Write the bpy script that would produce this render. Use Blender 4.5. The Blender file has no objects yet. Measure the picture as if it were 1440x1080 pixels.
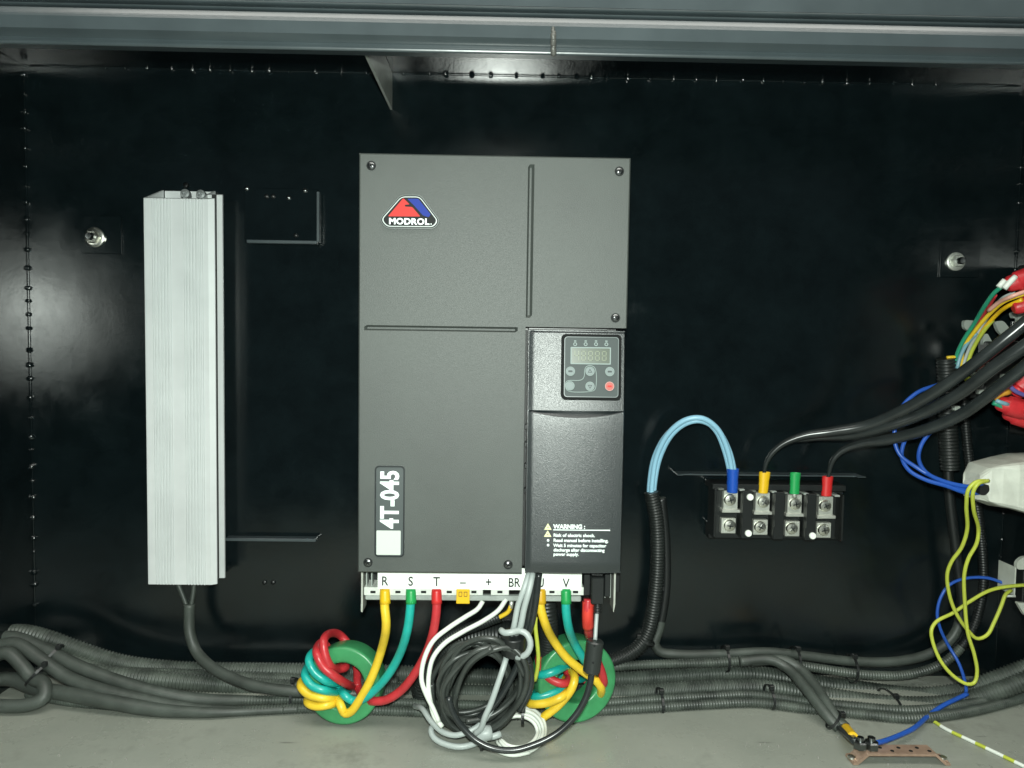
import bpy, bmesh, math, random
from mathutils import Vector, Matrix, Euler

# ------------------------------------------------------------------ camera
SC = bpy.context.scene
COL = SC.collection
random.seed(7)
FPX = 1080.0                       # focal length in pixels of the 1440 px wide picture
PITCH, YAW, ROLL = math.radians(3.2), math.radians(1.0), 0.0145
CAM = Vector((0.0, -1.08, 0.0))
CR = (Matrix.Rotation(-YAW, 3, 'Z') @ Matrix.Rotation(math.pi/2 - PITCH, 3, 'X')
      @ Matrix.Rotation(ROLL, 3, 'Z'))
cam = bpy.data.objects.new('camera', bpy.data.cameras.new('camera'))
COL.objects.link(cam)
cam.matrix_world = Matrix.Translation(CAM) @ CR.to_4x4()
cam.data.sensor_width = 36.0
cam.data.lens = 36.0*FPX/1440.0
cam.data.clip_start = 0.01
cam.data.clip_end = 60
SC.camera = cam

# ------------------------------------------------------------------ light
W = bpy.data.worlds.new('World'); SC.world = W; W.use_nodes = True
W.node_tree.nodes['Background'].inputs[0].default_value = (0.55, 0.75, 0.85, 1)
W.node_tree.nodes['Background'].inputs[1].default_value = 0.05

def lamp(name, kind, loc, power, color, target=None, **kw):
    d = bpy.data.lights.new(name, kind); d.energy = power; d.color = color
    for k, v in kw.items(): setattr(d, k, v)
    o = bpy.data.objects.new(name, d); COL.objects.link(o); o.location = loc
    if target is not None:
        o.rotation_euler = (Vector(target)-Vector(loc)).to_track_quat('-Z', 'Y').to_euler()
    return o
lamp('camera_flash', 'POINT', (0.0, -1.10, 0.055), 56.0, (0.91, 1.0, 0.92), shadow_soft_size=0.016)
lamp('workshop_ceiling_lamp', 'AREA', (0.2, -1.3, 2.3), 62.0, (1.0, 0.98, 0.90), (0.2, -0.5, 0.0),
     shape='RECTANGLE', size=3.4, size_y=1.0)

SC.view_settings.view_transform = 'Standard'
SC.view_settings.look = 'None'
SC.view_settings.exposure = 0.0
SC.view_settings.gamma = 1.0
try:
    SC.cycles.use_denoising = True
    SC.cycles.blur_glossy = 0.0
    SC.cycles.max_bounces = 10
    SC.cycles.sample_clamp_indirect = 6.0
except Exception:
    pass

# ------------------------------------------------------------------ picture -> place
def ray(px, py):
    return CR @ Vector(((px-720)/FPX, -(py-540)/FPX, -1.0))
def P(px, py, Y):
    d = ray(px, py); return CAM + d*((Y-CAM.y)/d.y)
def PZ(px, py, z):
    d = ray(px, py); return CAM + d*((z-CAM.z)/d.z)
FLOOR = P(1290, 950, 0).z
def PF(px, py, h=0.0):
    return PZ(px, py, FLOOR+h)

# ------------------------------------------------------------------ materials
def lin(c):
    if isinstance(c, str):
        c = c.lstrip('#'); c = [int(c[i:i+2], 16)/255 for i in (0, 2, 4)]
        c = [x/12.92 if x <= .04045 else ((x+.055)/1.055)**2.4 for x in c]
    return tuple(c)
def mat(name, col, rough=.5, metal=0., var=.0, vscale=30., bump=0., bscale=200., spec=.5, rvar=0., col2=None,
        trans=0., ior=1.5, alpha=1., detail=4.):
    m = bpy.data.materials.new(name); m.use_nodes = True
    nt = m.node_tree; b = nt.nodes['Principled BSDF']; L = nt.links
    c = lin(col)
    b.inputs['Base Color'].default_value = (*c, 1)
    b.inputs['Roughness'].default_value = rough
    b.inputs['Metallic'].default_value = metal
    b.inputs['Specular IOR Level'].default_value = spec
    b.inputs['IOR'].default_value = ior
    b.inputs['Transmission Weight'].default_value = trans
    tc = nt.nodes.new('ShaderNodeTexCoord')
    if var > 0 or col2 is not None or rvar > 0:
        n = nt.nodes.new('ShaderNodeTexNoise'); n.inputs['Scale'].default_value = vscale
        n.inputs['Detail'].default_value = detail; n.inputs['Roughness'].default_value = .6
        L.new(tc.outputs['Object'], n.inputs['Vector'])
        r = nt.nodes.new('ShaderNodeValToRGB')
        r.color_ramp.elements[0].position = .32; r.color_ramp.elements[1].position = .68
        ca = tuple(x*(1-var) for x in c); cb = lin(col2) if col2 is not None else tuple(min(1, x*(1+var)) for x in c)
        r.color_ramp.elements[0].color = (*ca, 1); r.color_ramp.elements[1].color = (*cb, 1)
        L.new(n.outputs['Fac'], r.inputs[0]); L.new(r.outputs[0], b.inputs['Base Color'])
        if rvar > 0:
            mr = nt.nodes.new('ShaderNodeMapRange')
            mr.inputs['To Min'].default_value = max(.02, rough-rvar); mr.inputs['To Max'].default_value = min(1, rough+rvar)
            L.new(n.outputs['Fac'], mr.inputs['Value']); L.new(mr.outputs[0], b.inputs['Roughness'])
    if bump > 0:
        n2 = nt.nodes.new('ShaderNodeTexNoise'); n2.inputs['Scale'].default_value = bscale
        n2.inputs['Detail'].default_value = 3
        L.new(tc.outputs['Object'], n2.inputs['Vector'])
        bp = nt.nodes.new('ShaderNodeBump'); bp.inputs['Strength'].default_value = bump
        bp.inputs['Distance'].default_value = .001
        L.new(n2.outputs['Fac'], bp.inputs['Height']); L.new(bp.outputs[0], b.inputs['Normal'])
    return m
def enamel(name, col, rough, ior, bump, bscale, wob=0.):
    """black enamel: diffuse body under a Beckmann gloss"""
    m = bpy.data.materials.new(name); m.use_nodes = True; nt = m.node_tree; L = nt.links
    nt.nodes.remove(nt.nodes['Principled BSDF']); out = nt.nodes['Material Output']
    tc = nt.nodes.new('ShaderNodeTexCoord')
    d = nt.nodes.new('ShaderNodeBsdfDiffuse'); d.inputs['Color'].default_value = (*col, 1)
    g = nt.nodes.new('ShaderNodeBsdfGlossy'); g.distribution = 'BECKMANN'; g.inputs['Roughness'].default_value = rough
    g.inputs['Color'].default_value = (1, 1, 1, 1)
    fr = nt.nodes.new('ShaderNodeFresnel'); fr.inputs['IOR'].default_value = ior
    mx = nt.nodes.new('ShaderNodeMixShader')
    n = nt.nodes.new('ShaderNodeTexNoise'); n.inputs['Scale'].default_value = bscale; n.inputs['Detail'].default_value = 3
    n2 = nt.nodes.new('ShaderNodeTexNoise'); n2.inputs['Scale'].default_value = 7.; n2.inputs['Detail'].default_value = 2
    L.new(tc.outputs['Object'], n.inputs['Vector']); L.new(tc.outputs['Object'], n2.inputs['Vector'])
    bp = nt.nodes.new('ShaderNodeBump'); bp.inputs['Strength'].default_value = bump; bp.inputs['Distance'].default_value = .001
    L.new(n.outputs['Fac'], bp.inputs['Height'])
    b2 = nt.nodes.new('ShaderNodeBump'); b2.inputs['Strength'].default_value = wob; b2.inputs['Distance'].default_value = .01
    L.new(n2.outputs['Fac'], b2.inputs['Height']); L.new(bp.outputs[0], b2.inputs['Normal'])
    n3 = nt.nodes.new('ShaderNodeTexNoise'); n3.inputs['Scale'].default_value = 16.; n3.inputs['Detail'].default_value = 6; n3.inputs['Roughness'].default_value = .7
    L.new(tc.outputs['Object'], n3.inputs['Vector'])
    mr = nt.nodes.new('ShaderNodeMapRange'); mr.inputs['From Min'].default_value = .3; mr.inputs['From Max'].default_value = .7
    mr.inputs['To Min'].default_value = rough-.035; mr.inputs['To Max'].default_value = rough+.04
    L.new(n3.outputs['Fac'], mr.inputs['Value']); L.new(mr.outputs[0], g.inputs['Roughness'])
    cr = nt.nodes.new('ShaderNodeValToRGB'); cr.color_ramp.elements[0].position = .35; cr.color_ramp.elements[1].position = .75
    cr.color_ramp.elements[0].color = (*[x*.75 for x in col], 1); cr.color_ramp.elements[1].color = (*[x*1.5 for x in col], 1)
    L.new(n3.outputs['Fac'], cr.inputs[0]); L.new(cr.outputs[0], d.inputs['Color'])
    for q in (d, g): L.new(b2.outputs[0], q.inputs['Normal'])
    L.new(fr.outputs[0], mx.inputs[0]); L.new(d.outputs[0], mx.inputs[1]); L.new(g.outputs[0], mx.inputs[2])
    L.new(mx.outputs[0], out.inputs['Surface'])
    return m
def dirty_floor():
    m = mat('grey_floor_paint', (.205, .215, .187), .5, bump=.14, bscale=70); nt = m.node_tree; L = nt.links; b = nt.nodes['Principled BSDF']
    tc = nt.nodes['Texture Coordinate']
    def nz(scale, detail, rough, p0, p1, sx=1., rot=0.):
        mp = nt.nodes.new('ShaderNodeMapping'); mp.inputs['Scale'].default_value = (sx, 1, 1); mp.inputs['Rotation'].default_value = (0, 0, rot)
        n = nt.nodes.new('ShaderNodeTexNoise'); n.inputs['Scale'].default_value = scale; n.inputs['Detail'].default_value = detail; n.inputs['Roughness'].default_value = rough
        r = nt.nodes.new('ShaderNodeMapRange'); r.inputs['From Min'].default_value = p0; r.inputs['From Max'].default_value = p1
        L.new(tc.outputs['Object'], mp.inputs['Vector']); L.new(mp.outputs[0], n.inputs['Vector']); L.new(n.outputs['Fac'], r.inputs['Value'])
        return r.outputs[0]
    def mix(a, col, fac_socket, amount):
        mu = nt.nodes.new('ShaderNodeMath'); mu.operation = 'MULTIPLY'; mu.inputs[1].default_value = amount; L.new(fac_socket, mu.inputs[0])
        x = nt.nodes.new('ShaderNodeMix'); x.data_type = 'RGBA'; L.new(mu.outputs[0], x.inputs['Factor'])
        if isinstance(a, tuple): x.inputs['A'].default_value = (*a, 1)
        else: L.new(a, x.inputs['A'])
        x.inputs['B'].default_value = (*col, 1)
        return x.outputs['Result']
    c = mix((.235, .252, .218), (.285, .298, .258), nz(5, 6, .6, .35, .65), .8)
    c = mix(c, (.105, .108, .090), nz(11, 9, .72, .54, .70), .55)        # grime patches
    c = mix(c, (.30, .31, .28), nz(60, 3, .6, .68, .74, .12, .4), .6)    # pale scuffs
    c = mix(c, (.09, .09, .08), nz(90, 3, .6, .70, .75, .10, -.5), .6)   # dark scratches
    L.new(c, b.inputs['Base Color'])
    L.new(nz(11, 9, .72, .3, .8), b.inputs['Roughness'])
    return m
M = {
 'wall': enamel('black_gloss_paint', (.0035, .0064, .0072), .225, 1.65, .05, 200., .05),
 'ceil': enamel('black_gloss_paint_top', (.0036, .0062, .0072), .225, 1.92, .22, 260., .05),
 'rail': mat('rail_gloss_paint', (.046, .060, .065), .30, var=.12, vscale=12, rvar=.05, bump=.08, bscale=120, spec=1.0),
 'floor': dirty_floor(),
 'cover': mat('charcoal_powder_coat', (.056, .064, .059), .48, var=.17, vscale=7, rvar=.09, detail=9, bump=.35, bscale=1400, spec=.5),
 'panel': mat('black_moulded_plastic', (.0105, .0155, .017), .35, bump=.32, bscale=1300, spec=1.0),
 'keypad': mat('grey_keypad_foil', (.046, .058, .058), .55, bump=.05, spec=.3),
 'blackp': mat('black_plastic', (.010, .012, .012), .38, bump=.08),
 'case': mat('matt_black_blocker', (.006, .007, .007), .7, spec=.3),
 'darkgap': mat('dark_recess', (.004, .005, .005), .6),
 'chassis': mat('black_sheet_metal', (.0040, .0052, .0055), .4),
 'white_print': mat('white_print', (.78, .86, .84), .5),
 'grey_print': mat('pale_grey_print', (.42, .50, .50), .5),
 'label': mat('white_label', (.82, .86, .80), .55),
 'ink': mat('black_ink', (.010, .012, .012), .6, spec=.2),
 'red_print': mat('red_print', (.50, .040, .035), .6, spec=.2),
 'blue_print': mat('blue_print', (.016, .036, .24), .6, spec=.2),
 'lcd': mat('lcd_glass', (.048, .064, .042), .3),
 'lcdseg': mat('lcd_segment', (.13, .155, .095), .4),
 'redbtn': mat('red_button', (.40, .10, .085), .5, spec=.3),
 'btn': mat('grey_button', (.17, .205, .205), .5, spec=.3),
 'btnline': mat('key_print', (.24, .29, .28), .6, spec=.2),
 'gapring': mat('keypad_gap', (.005, .006, .006), .7, spec=.15),
 'alu': mat('anodised_aluminium', (.56, .585, .585), .48, metal=.10, var=.06, vscale=14),
 'steel': mat('bright_steel', (.80, .80, .72), .30, metal=1., bump=.1, bscale=400),
 'bolt': mat('grey_bolt', (.30, .32, .32), .35, metal=.6),
 'dsteel': mat('dark_steel', (.20, .21, .21), .3, metal=1., bump=.1, bscale=400),
 'zinc': mat('zinc_plate', (.62, .64, .58), .42, metal=.7, var=.1, vscale=80),
 'tray': mat('clear_plastic_tray', (.30, .33, .31), .35, var=.2, vscale=60),
 'conduit': mat('dusty_black_conduit', (.044, .054, .047), .42, var=.4, vscale=28, col2=(.082, .098, .083)),
 'conduit2': mat('black_conduit', (.013, .016, .015), .42, var=.3, vscale=30),
 'cable': mat('black_cable', (.019, .023, .023), .26, var=.3, vscale=30),
 'cable_m': mat('lightly_dusty_cable', (.032, .038, .034), .5, var=.4, vscale=20),
 'clean_c': mat('clean_black_sleeve', (.008, .010, .010), .4),
 'coil': mat('coil_cable', (.036, .042, .038), .36, var=.3, vscale=30),
 'cable_d': mat('dusty_black_cable', (.044, .053, .046), .5, var=.35, vscale=30),
 'yellow': mat('yellow_cable', (.74, .50, .030), .38, var=.16, vscale=35, rvar=.08, bump=.12, bscale=120, detail=6),
 'teal': mat('teal_cable', (.010, .34, .29), .35, var=.14, vscale=35, rvar=.08, bump=.12, bscale=120, detail=6),
 'red': mat('red_cable', (.46, .030, .036), .35, var=.16, vscale=35, rvar=.08, bump=.12, bscale=120, detail=6),
 'lug_y': mat('yellow_sleeve', (.72, .44, .01), .4),
 'lug_g': mat('green_sleeve', (.012, .30, .075), .4),
 'lug_r': mat('red_sleeve', (.55, .022, .022), .4),
 'lug_b': mat('blue_sleeve', (.010, .075, .42), .4),
 'toroid': mat('green_ferrite_coating', (.042, .24, .092), .34, var=.22, vscale=26, rvar=.12, bump=.15, bscale=90, detail=8),
 'lblue': mat('light_blue_cable', (.27, .51, .66), .38),
 'blue': mat('blue_wire', (.018, .085, .40), .38),
 'ygwire': mat('yellow_green_wire', (.42, .47, .055), .4, var=.1, vscale=40),
 'white': mat('white_wire', (.66, .70, .64), .42),
 'greyc': mat('grey_cable', (.34, .38, .37), .42),
 'redcap': mat('red_insulating_boot', (.50, .022, .028), .4, var=.2, vscale=60, bump=.6, bscale=120),
 'pale': mat('pale_plastic', (.46, .48, .42), .5, var=.12, vscale=40, bump=.9, bscale=45),
 'palegrey': mat('pale_grey_plastic', (.26, .29, .26), .5, var=.08, vscale=40),
 'copper': mat('dull_copper_bar', (.33, .225, .165), .45, metal=.35, var=.2, vscale=60),
 'green_w': mat('green_wire', (.02, .26, .15), .4),
 'red_w': mat('red_wire', (.40, .03, .035), .4),
 'pink_w': mat('pink_wire', (.62, .33, .26), .4),
 'sky_w': mat('pale_blue_wire', (.16, .32, .38), .4),
 'purple_w': mat('violet_wire', (.09, .08, .26), .4),
}

# ------------------------------------------------------------------ mesh helpers
ORG = {}
def link(name, me, material, parent=None, org=None):
    o = bpy.data.objects.new(name, me); COL.objects.link(o)
    if material is not None:
        for mm in (material if isinstance(material, (list, tuple)) else [material]):
            me.materials.append(M[mm] if isinstance(mm, str) else mm)
    if parent is not None:
        off = ORG[parent.name]; me.transform(Matrix.Translation(-off)); o.parent = parent; ORG[o.name] = off
    else:
        if org is None:
            vs = me.vertices
            if len(vs):
                xs = [v.co.x for v in vs]; ys = [v.co.y for v in vs]; zs = [v.co.z for v in vs]
                org = Vector(((min(xs)+max(xs))/2, (min(ys)+max(ys))/2, min(zs)))
            else: org = Vector()
        me.transform(Matrix.Translation(-org)); o.location = org; ORG[o.name] = org
    return o
def thing(name, label, cat, loc, group=None):
    o = bpy.data.objects.new(name, None); COL.objects.link(o); o.location = loc
    o.empty_display_size = .02
    ORG[o.name] = Vector(loc)
    return tag(o, label, cat, group)
def tag(o, label, cat, group=None, kind=None):
    o['label'] = label; o['category'] = cat
    if group: o['group'] = group
    if kind: o['kind'] = kind
    return o
def bm_out(bm, smooth=False):
    bmesh.ops.recalc_face_normals(bm, faces=bm.faces)
    me = bpy.data.meshes.new('m'); bm.to_mesh(me); bm.free()
    if smooth:
        me.polygons.foreach_set('use_smooth', [True]*len(me.polygons))
        try: me.set_sharp_from_angle(angle=math.radians(38))
        except Exception: pass
    return me
def box_bm(bm, lo, hi, bev=0., seg=1, mtx=None):
    lo, hi = Vector(lo), Vector(hi)
    t = bmesh.new()
    bmesh.ops.create_cube(t, size=1)
    s = hi-lo; c = (hi+lo)/2
    for v in t.verts: v.co = Vector((v.co.x*s.x, v.co.y*s.y, v.co.z*s.z))
    if bev > 0:
        bmesh.ops.bevel(t, geom=list(t.edges), offset=bev, segments=seg, affect='EDGES', profile=.6)
    for v in t.verts: v.co = v.co + c
    if mtx is not None: bmesh.ops.transform(t, matrix=mtx, verts=t.verts)
    me = bpy.data.meshes.new('t'); t.to_mesh(me); t.free(); bm.from_mesh(me); bpy.data.meshes.remove(me)
def box(name, lo, hi, m, parent=None, bev=.0006, seg=1, mtx=None):
    lo = Vector(lo); hi = Vector(hi)
    a = Vector((min(lo.x, hi.x), min(lo.y, hi.y), min(lo.z, hi.z))); b = Vector((max(lo.x, hi.x), max(lo.y, hi.y), max(lo.z, hi.z)))
    bm = bmesh.new(); box_bm(bm, a, b, bev, seg, mtx)
    return link(name, bm_out(bm, seg > 1), m, parent)
def rrect(cx, cz, w, h, r, n=5):
    out = []
    for (sx, sz, a0) in ((1, 1, 0), (-1, 1, 90), (-1, -1, 180), (1, -1, 270)):
        for i in range(n+1):
            a = math.radians(a0+90*i/n)
            out.append((cx+sx*(w/2-r)+r*math.cos(a), cz+sz*(h/2-r)+r*math.sin(a)))
    return out
def prism_bm(bm, outline, y0, y1, inset=0.):
    """outline of (x, z) pairs pushed from y1 (back) to y0 (front); inset chamfers the front"""
    n = len(outline)
    cx = sum(p[0] for p in outline)/n; cz = sum(p[1] for p in outline)/n
    rings = [[bm.verts.new((x, y1, z)) for x, z in outline]]
    if inset:
        rings.append([bm.verts.new((x, y0+inset, z)) for x, z in outline])
        def sh(x, z):
            dx, dz = x-cx, z-cz; l = math.hypot(dx, dz) or 1
            k = 1-inset*1.2/l
            return (cx+dx*k, y0, cz+dz*k)
        rings.append([bm.verts.new(sh(x, z)) for x, z in outline])
    else:
        rings.append([bm.verts.new((x, y0, z)) for x, z in outline])
    for a, b in zip(rings, rings[1:]):
        for i in range(n): bm.faces.new((a[i], a[(i+1) % n], b[(i+1) % n], b[i]))
    bm.faces.new(rings[0]); bm.faces.new(rings[-1])
def prism(name, outline, y0, y1, m, parent=None, inset=0.):
    bm = bmesh.new(); prism_bm(bm, outline, y0, y1, inset)
    return link(name, bm_out(bm), m, parent)
def ring_bm(bm, outer, inner, y0, y1):
    n = len(outer)
    A = [bm.verts.new((x, y1, z)) for x, z in outer]; B = [bm.verts.new((x, y0, z)) for x, z in outer]
    C_ = [bm.verts.new((x, y0, z)) for x, z in inner]; D = [bm.verts.new((x, y1, z)) for x, z in inner]
    for i in range(n):
        j = (i+1) % n
        for a, b in ((A, B), (B, C_), (C_, D), (D, A)): bm.faces.new((a[i], a[j], b[j], b[i]))
def ring(name, outer, inner, y0, y1, m, parent=None):
    bm = bmesh.new(); ring_bm(bm, outer, inner, y0, y1)
    return link(name, bm_out(bm), m, parent)
def circle(cx, cz, r, n=20, rz=None):
    rz = rz or r
    return [(cx+r*math.cos(2*math.pi*i/n), cz+rz*math.sin(2*math.pi*i/n)) for i in range(n)]
def lathe_bm(bm, prof, base, axis, n=20):
    """prof of (radius, height) along axis from base"""
    ax = Vector(axis).normalized(); q = Vector((0, 0, 1)).rotation_difference(ax)
    rings = []
    for r, h in prof:
        if r < 1e-7: rings.append([bm.verts.new(base+q @ Vector((0, 0, h)))])
        else: rings.append([bm.verts.new(base+q @ Vector((r*math.cos(2*math.pi*i/n), r*math.sin(2*math.pi*i/n), h))) for i in range(n)])
    for a, b in zip(rings, rings[1:]):
        for i in range(n):
            j = (i+1) % n
            if len(a) == 1 and len(b) == 1: continue
            if len(a) == 1: bm.faces.new((a[0], b[j], b[i]))
            elif len(b) == 1: bm.faces.new((a[i], a[j], b[0]))
            else: bm.faces.new((a[i], a[j], b[j], b[i]))
    for e in (rings[0], rings[-1]):
        if len(e) > 2: bm.faces.new(e)
def lathe(name, prof, base, axis, m, parent=None, n=20, smooth=True):
    bm = bmesh.new(); lathe_bm(bm, prof, Vector(base), axis, n)
    return link(name, bm_out(bm, smooth), m, parent)
def spline(pts, step):
    pts = [Vector(p) for p in pts]
    if len(pts) == 2: dense = [pts[0].lerp(pts[1], i/20) for i in range(21)]
    else:
        ext = [pts[0]*2-pts[1]]+pts+[pts[-1]*2-pts[-2]]
        dense = []
        for i in range(1, len(ext)-2):
            p0, p1, p2, p3 = ext[i-1:i+3]
            t0 = 0.; t1 = t0+max(1e-5, (p1-p0).length)**.5; t2 = t1+max(1e-5, (p2-p1).length)**.5; t3 = t2+max(1e-5, (p3-p2).length)**.5
            n = 24
            for k in range(n):
                t = t1+(t2-t1)*k/n
                a1 = p0*((t1-t)/(t1-t0))+p1*((t-t0)/(t1-t0)); a2 = p1*((t2-t)/(t2-t1))+p2*((t-t1)/(t2-t1)); a3 = p2*((t3-t)/(t3-t2))+p3*((t-t2)/(t3-t2))
                b1 = a1*((t2-t)/(t2-t0))+a2*((t-t0)/(t2-t0)); b2 = a2*((t3-t)/(t3-t1))+a3*((t-t1)/(t3-t1))
                dense.append(b1*((t2-t)/(t2-t1))+b2*((t-t1)/(t2-t1)))
        dense.append(pts[-1])
    acc = [0.]
    for a, b in zip(dense, dense[1:]): acc.append(acc[-1]+(b-a).length)
    n = max(2, int(acc[-1]/step)); out = []; j = 0
    for i in range(n+1):
        s = acc[-1]*i/n
        while j < len(acc)-2 and acc[j+1] < s: j += 1
        f = (s-acc[j])/max(1e-9, acc[j+1]-acc[j])
        out.append(dense[j].lerp(dense[j+1], min(1, f)))
    return out
def sweep_me(pts, r, seg=12, corr=0., step=.004, pitch=.0034, flat=1., mats=None):
    """tube along a spline; corr > 0 gives raised rings of that depth"""
    if corr: step = pitch/4
    c = spline(pts, step); n = len(c)
    T = [(c[min(i+1, n-1)]-c[max(i-1, 0)]).normalized() for i in range(n)]
    u = Vector((0, 0, 1)) if abs(T[0].z) < .8 else Vector((0, 1, 0))
    u = (u-T[0]*u.dot(T[0])).normalized()
    V = []; F = []; MI = []
    cs = [(math.cos(2*math.pi*k/seg), math.sin(2*math.pi*k/seg)) for k in range(seg)]
    for i in range(n):
        u = (u-T[i]*u.dot(T[i])).normalized(); w = T[i].cross(u)
        rr = r if not callable(r) else r(i/(n-1))
        if corr: rr -= corr*(0, .15, 1, .85)[i % 4]
        for ca, sa in cs: V.append(c[i]+u*(rr*ca)+w*(rr*sa*flat))
    for i in range(n-1):
        for k in range(seg):
            k2 = (k+1) % seg
            F.append((i*seg+k, i*seg+k2, (i+1)*seg+k2, (i+1)*seg+k))
            if mats: MI.append(mats(i/(n-1)))
    F.append(tuple(range(seg-1, -1, -1))); F.append(tuple((n-1)*seg+k for k in range(seg)))
    if mats: MI += [0, 0]
    me = bpy.data.meshes.new('tube'); me.from_pydata(V, [], F)
    me.polygons.foreach_set('use_smooth', [True]*(len(F)-2)+[False]*2)
    if mats: me.polygons.foreach_set('material_index', MI)
    return me
def tube(name, pts, r, m, parent=None, **kw):
    mt = kw.pop('m_list', None)
    return link(name, sweep_me(pts, r, **kw), mt or m, parent)
def heightfield(name, xs, zs, hf, mask, back, m, parent, smooth=False):
    """front sheet at y = hf(x, z), its rim carried back to y = back"""
    bm = bmesh.new(); g = {}
    def v(i, j):
        if (i, j) not in g: g[(i, j)] = bm.verts.new((xs[i], hf(xs[i], zs[j]), zs[j]))
        return g[(i, j)]
    for i in range(len(xs)-1):
        for j in range(len(zs)-1):
            if mask((xs[i]+xs[i+1])/2, (zs[j]+zs[j+1])/2):
                bm.faces.new((v(i, j), v(i+1, j), v(i+1, j+1), v(i, j+1)))
    be = [e for e in bm.edges if len(e.link_faces) == 1]
    r = bmesh.ops.extrude_edge_only(bm, edges=be)
    for q in r['geom']:
        if isinstance(q, bmesh.types.BMVert): q.co.y = back
    return link(name, bm_out(bm, smooth), m, parent)
def text(s, size, loc, m, parent, name='lettering', bold=0., rot=0., align='CENTER', width=1.0, depth=.0002, spacing=1.0):
    cu = bpy.data.curves.new('t', 'FONT'); cu.body = s; cu.size = size; cu.align_x = align; cu.align_y = 'CENTER'
    cu.offset = bold; cu.extrude = depth; cu.space_character = spacing; cu.resolution_u = 3
    t = bpy.data.objects.new('t', cu); COL.objects.link(t)
    bpy.context.view_layer.update()
    me = bpy.data.meshes.new_from_object(t.evaluated_get(bpy.context.evaluated_depsgraph_get()))
    bpy.data.objects.remove(t)
    mx = Matrix.Translation(Vector(loc)) @ Matrix.Rotation(-rot, 4, 'Y') @ Matrix.Rotation(math.pi/2, 4, 'X') @ Matrix.Diagonal((width, 1, 1, 1))
    me.transform(mx); me.materials.clear()
    return link(name, me, m, parent)
def lin_sp(a, b, n): return [a+(b-a)*i/n for i in range(n+1)]

# ------------------------------------------------------------------ the cabinet
XL = P(41, 460, 0).x; XR = P(1424, 460, 0).x; ZC = P(715, 106, 0).z
def struct(o): o['kind'] = 'structure'; return o
bw = struct(box('back_wall', (XL-.01, 0, FLOOR-.02), (XR+.01, .004, ZC+.01), 'wall', bev=0))
SPLAY = math.radians(1.2)       # left side splayed out towards the front to shift the corner glare
wl = struct(box('wall_left', (XL-.004, -.46, FLOOR-.02), (XL, -.0005, ZC+.005), 'wall', bev=0))
for v in wl.data.vertices: v.co.x += math.tan(SPLAY)*(v.co.y+ORG[wl.name].y)
struct(box('wall_right', (XR, -.46, FLOOR-.02), (XR+.004, -.0005, ZC+.005), 'wall', bev=0))
struct(box('ceiling', (XL+.0005, -.228, ZC), (XR-.0005, -.0005, ZC+.003), 'ceil', bev=0))
struct(box('floor', (XL-.3, -.75, FLOOR-.01), (XR+.3, -.001, FLOOR), 'floor', bev=0))

# weld beads along the inside corners
bb = bmesh.new(); bmesh.ops.create_icosphere(bb, subdivisions=2, radius=1.0)
for v in bb.verts: v.co += v.co*random.uniform(-.12, .12)
bead_me = bm_out(bb, True); bead_me.materials.append(M['wall'])
def bead(loc, s):
    o = bpy.data.objects.new('weld_bead', bead_me); COL.objects.link(o); o.parent = bw
    o.location = Vector(loc)-ORG[bw.name]; o.scale = s; o.rotation_euler = (random.random()*3, random.random()*3, random.random()*3)
y = 76
while y < 872:
    q = P(42, y, 0); r = random.uniform(.0026, .0046)
    bead((XL+.001, -.001, q.z), (r, r, r*random.uniform(.9, 1.4))); y += random.uniform(17, 31)
x = 150
while x < 1330:
    q = P(x, 106, 0); r = random.uniform(.0026, .0046)
    bead((q.x, -.001, ZC-.001), (r*random.uniform(.9, 1.5), r, r)); x += random.uniform(20, 38)
y = 110
while y < 900:
    q = P(1424, y, 0); r = random.uniform(.0018, .0034)
    bead((XR-.001, -.001, q.z), (r, r, r)); y += random.uniform(22, 40)
tube('weld_seam', [(XL+.0006, -.0006, FLOOR+.02), (XL+.0006, -.0006, ZC-.01)], .0011, 'wall', bw, seg=6, step=.02)
tube('weld_seam', [(XL+.01, -.0006, ZC-.0006), (XR-.01, -.0006, ZC-.0006)], .0011, 'wall', bw, seg=6, step=.02)
tube('weld_seam', [(XR-.0006, -.0006, FLOOR+.02), (XR-.0006, -.0006, ZC-.01)], .0011, 'wall', bw, seg=6, step=.02)
for (px, py) in ((45, 76), (1437, 118)):
    q = P(px, py, 0)
    box('weld_tab', (q.x-.002, -.004, q.z-.014), (q.x+.002, -.0005, q.z+.012), 'ceil', bw)

# top beam across the opening
RY = -.27
def rz(py, Y): return P(715, py, Y).z
beam = thing('top_beam', 'glossy black horizontal beam running along the top of the opening', 'beam', (0, RY, rz(72, RY)))
def extrude_x(name, prof, x0, x1, m, parent, smooth=True):
    bm = bmesh.new()
    A = [bm.verts.new((x0, y_, z_)) for y_, z_ in prof]; B = [bm.verts.new((x1, y_, z_)) for y_, z_ in prof]
    n = len(prof)
    for i in range(n):
        j = (i+1) % n; bm.faces.new((A[i], A[j], B[j], B[i]))
    bm.faces.new(A); bm.faces.new(B)
    return link(name, bm_out(bm, smooth), m, parent)
zt = rz(20, RY); z34 = rz(34, RY); z53 = rz(53, RY)
z23 = rz(24, RY+.0033); zbd = rz(72.5, RY+.012)
prof = [(RY+.040, zt), (RY+.012, zt), (RY+.0075, zt-.0008), (RY+.0052, zt-.0022), (RY+.0036, z23), (RY+.0016, z34+(z23-z34)*.4), (RY+.0006, z34+(z23-z34)*.18), (RY, z34-.001), (RY, z53)]
prof += [(RY+.011, zbd+.0045)]
for i in range(9):
    a = math.radians(40-200*i/8); prof.append((RY+.0125-.0028*math.cos(a), zbd+.0028*math.sin(a)))
prof += [(RY+.018, zbd-.001), (RY+.040, zbd+.003)]
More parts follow.
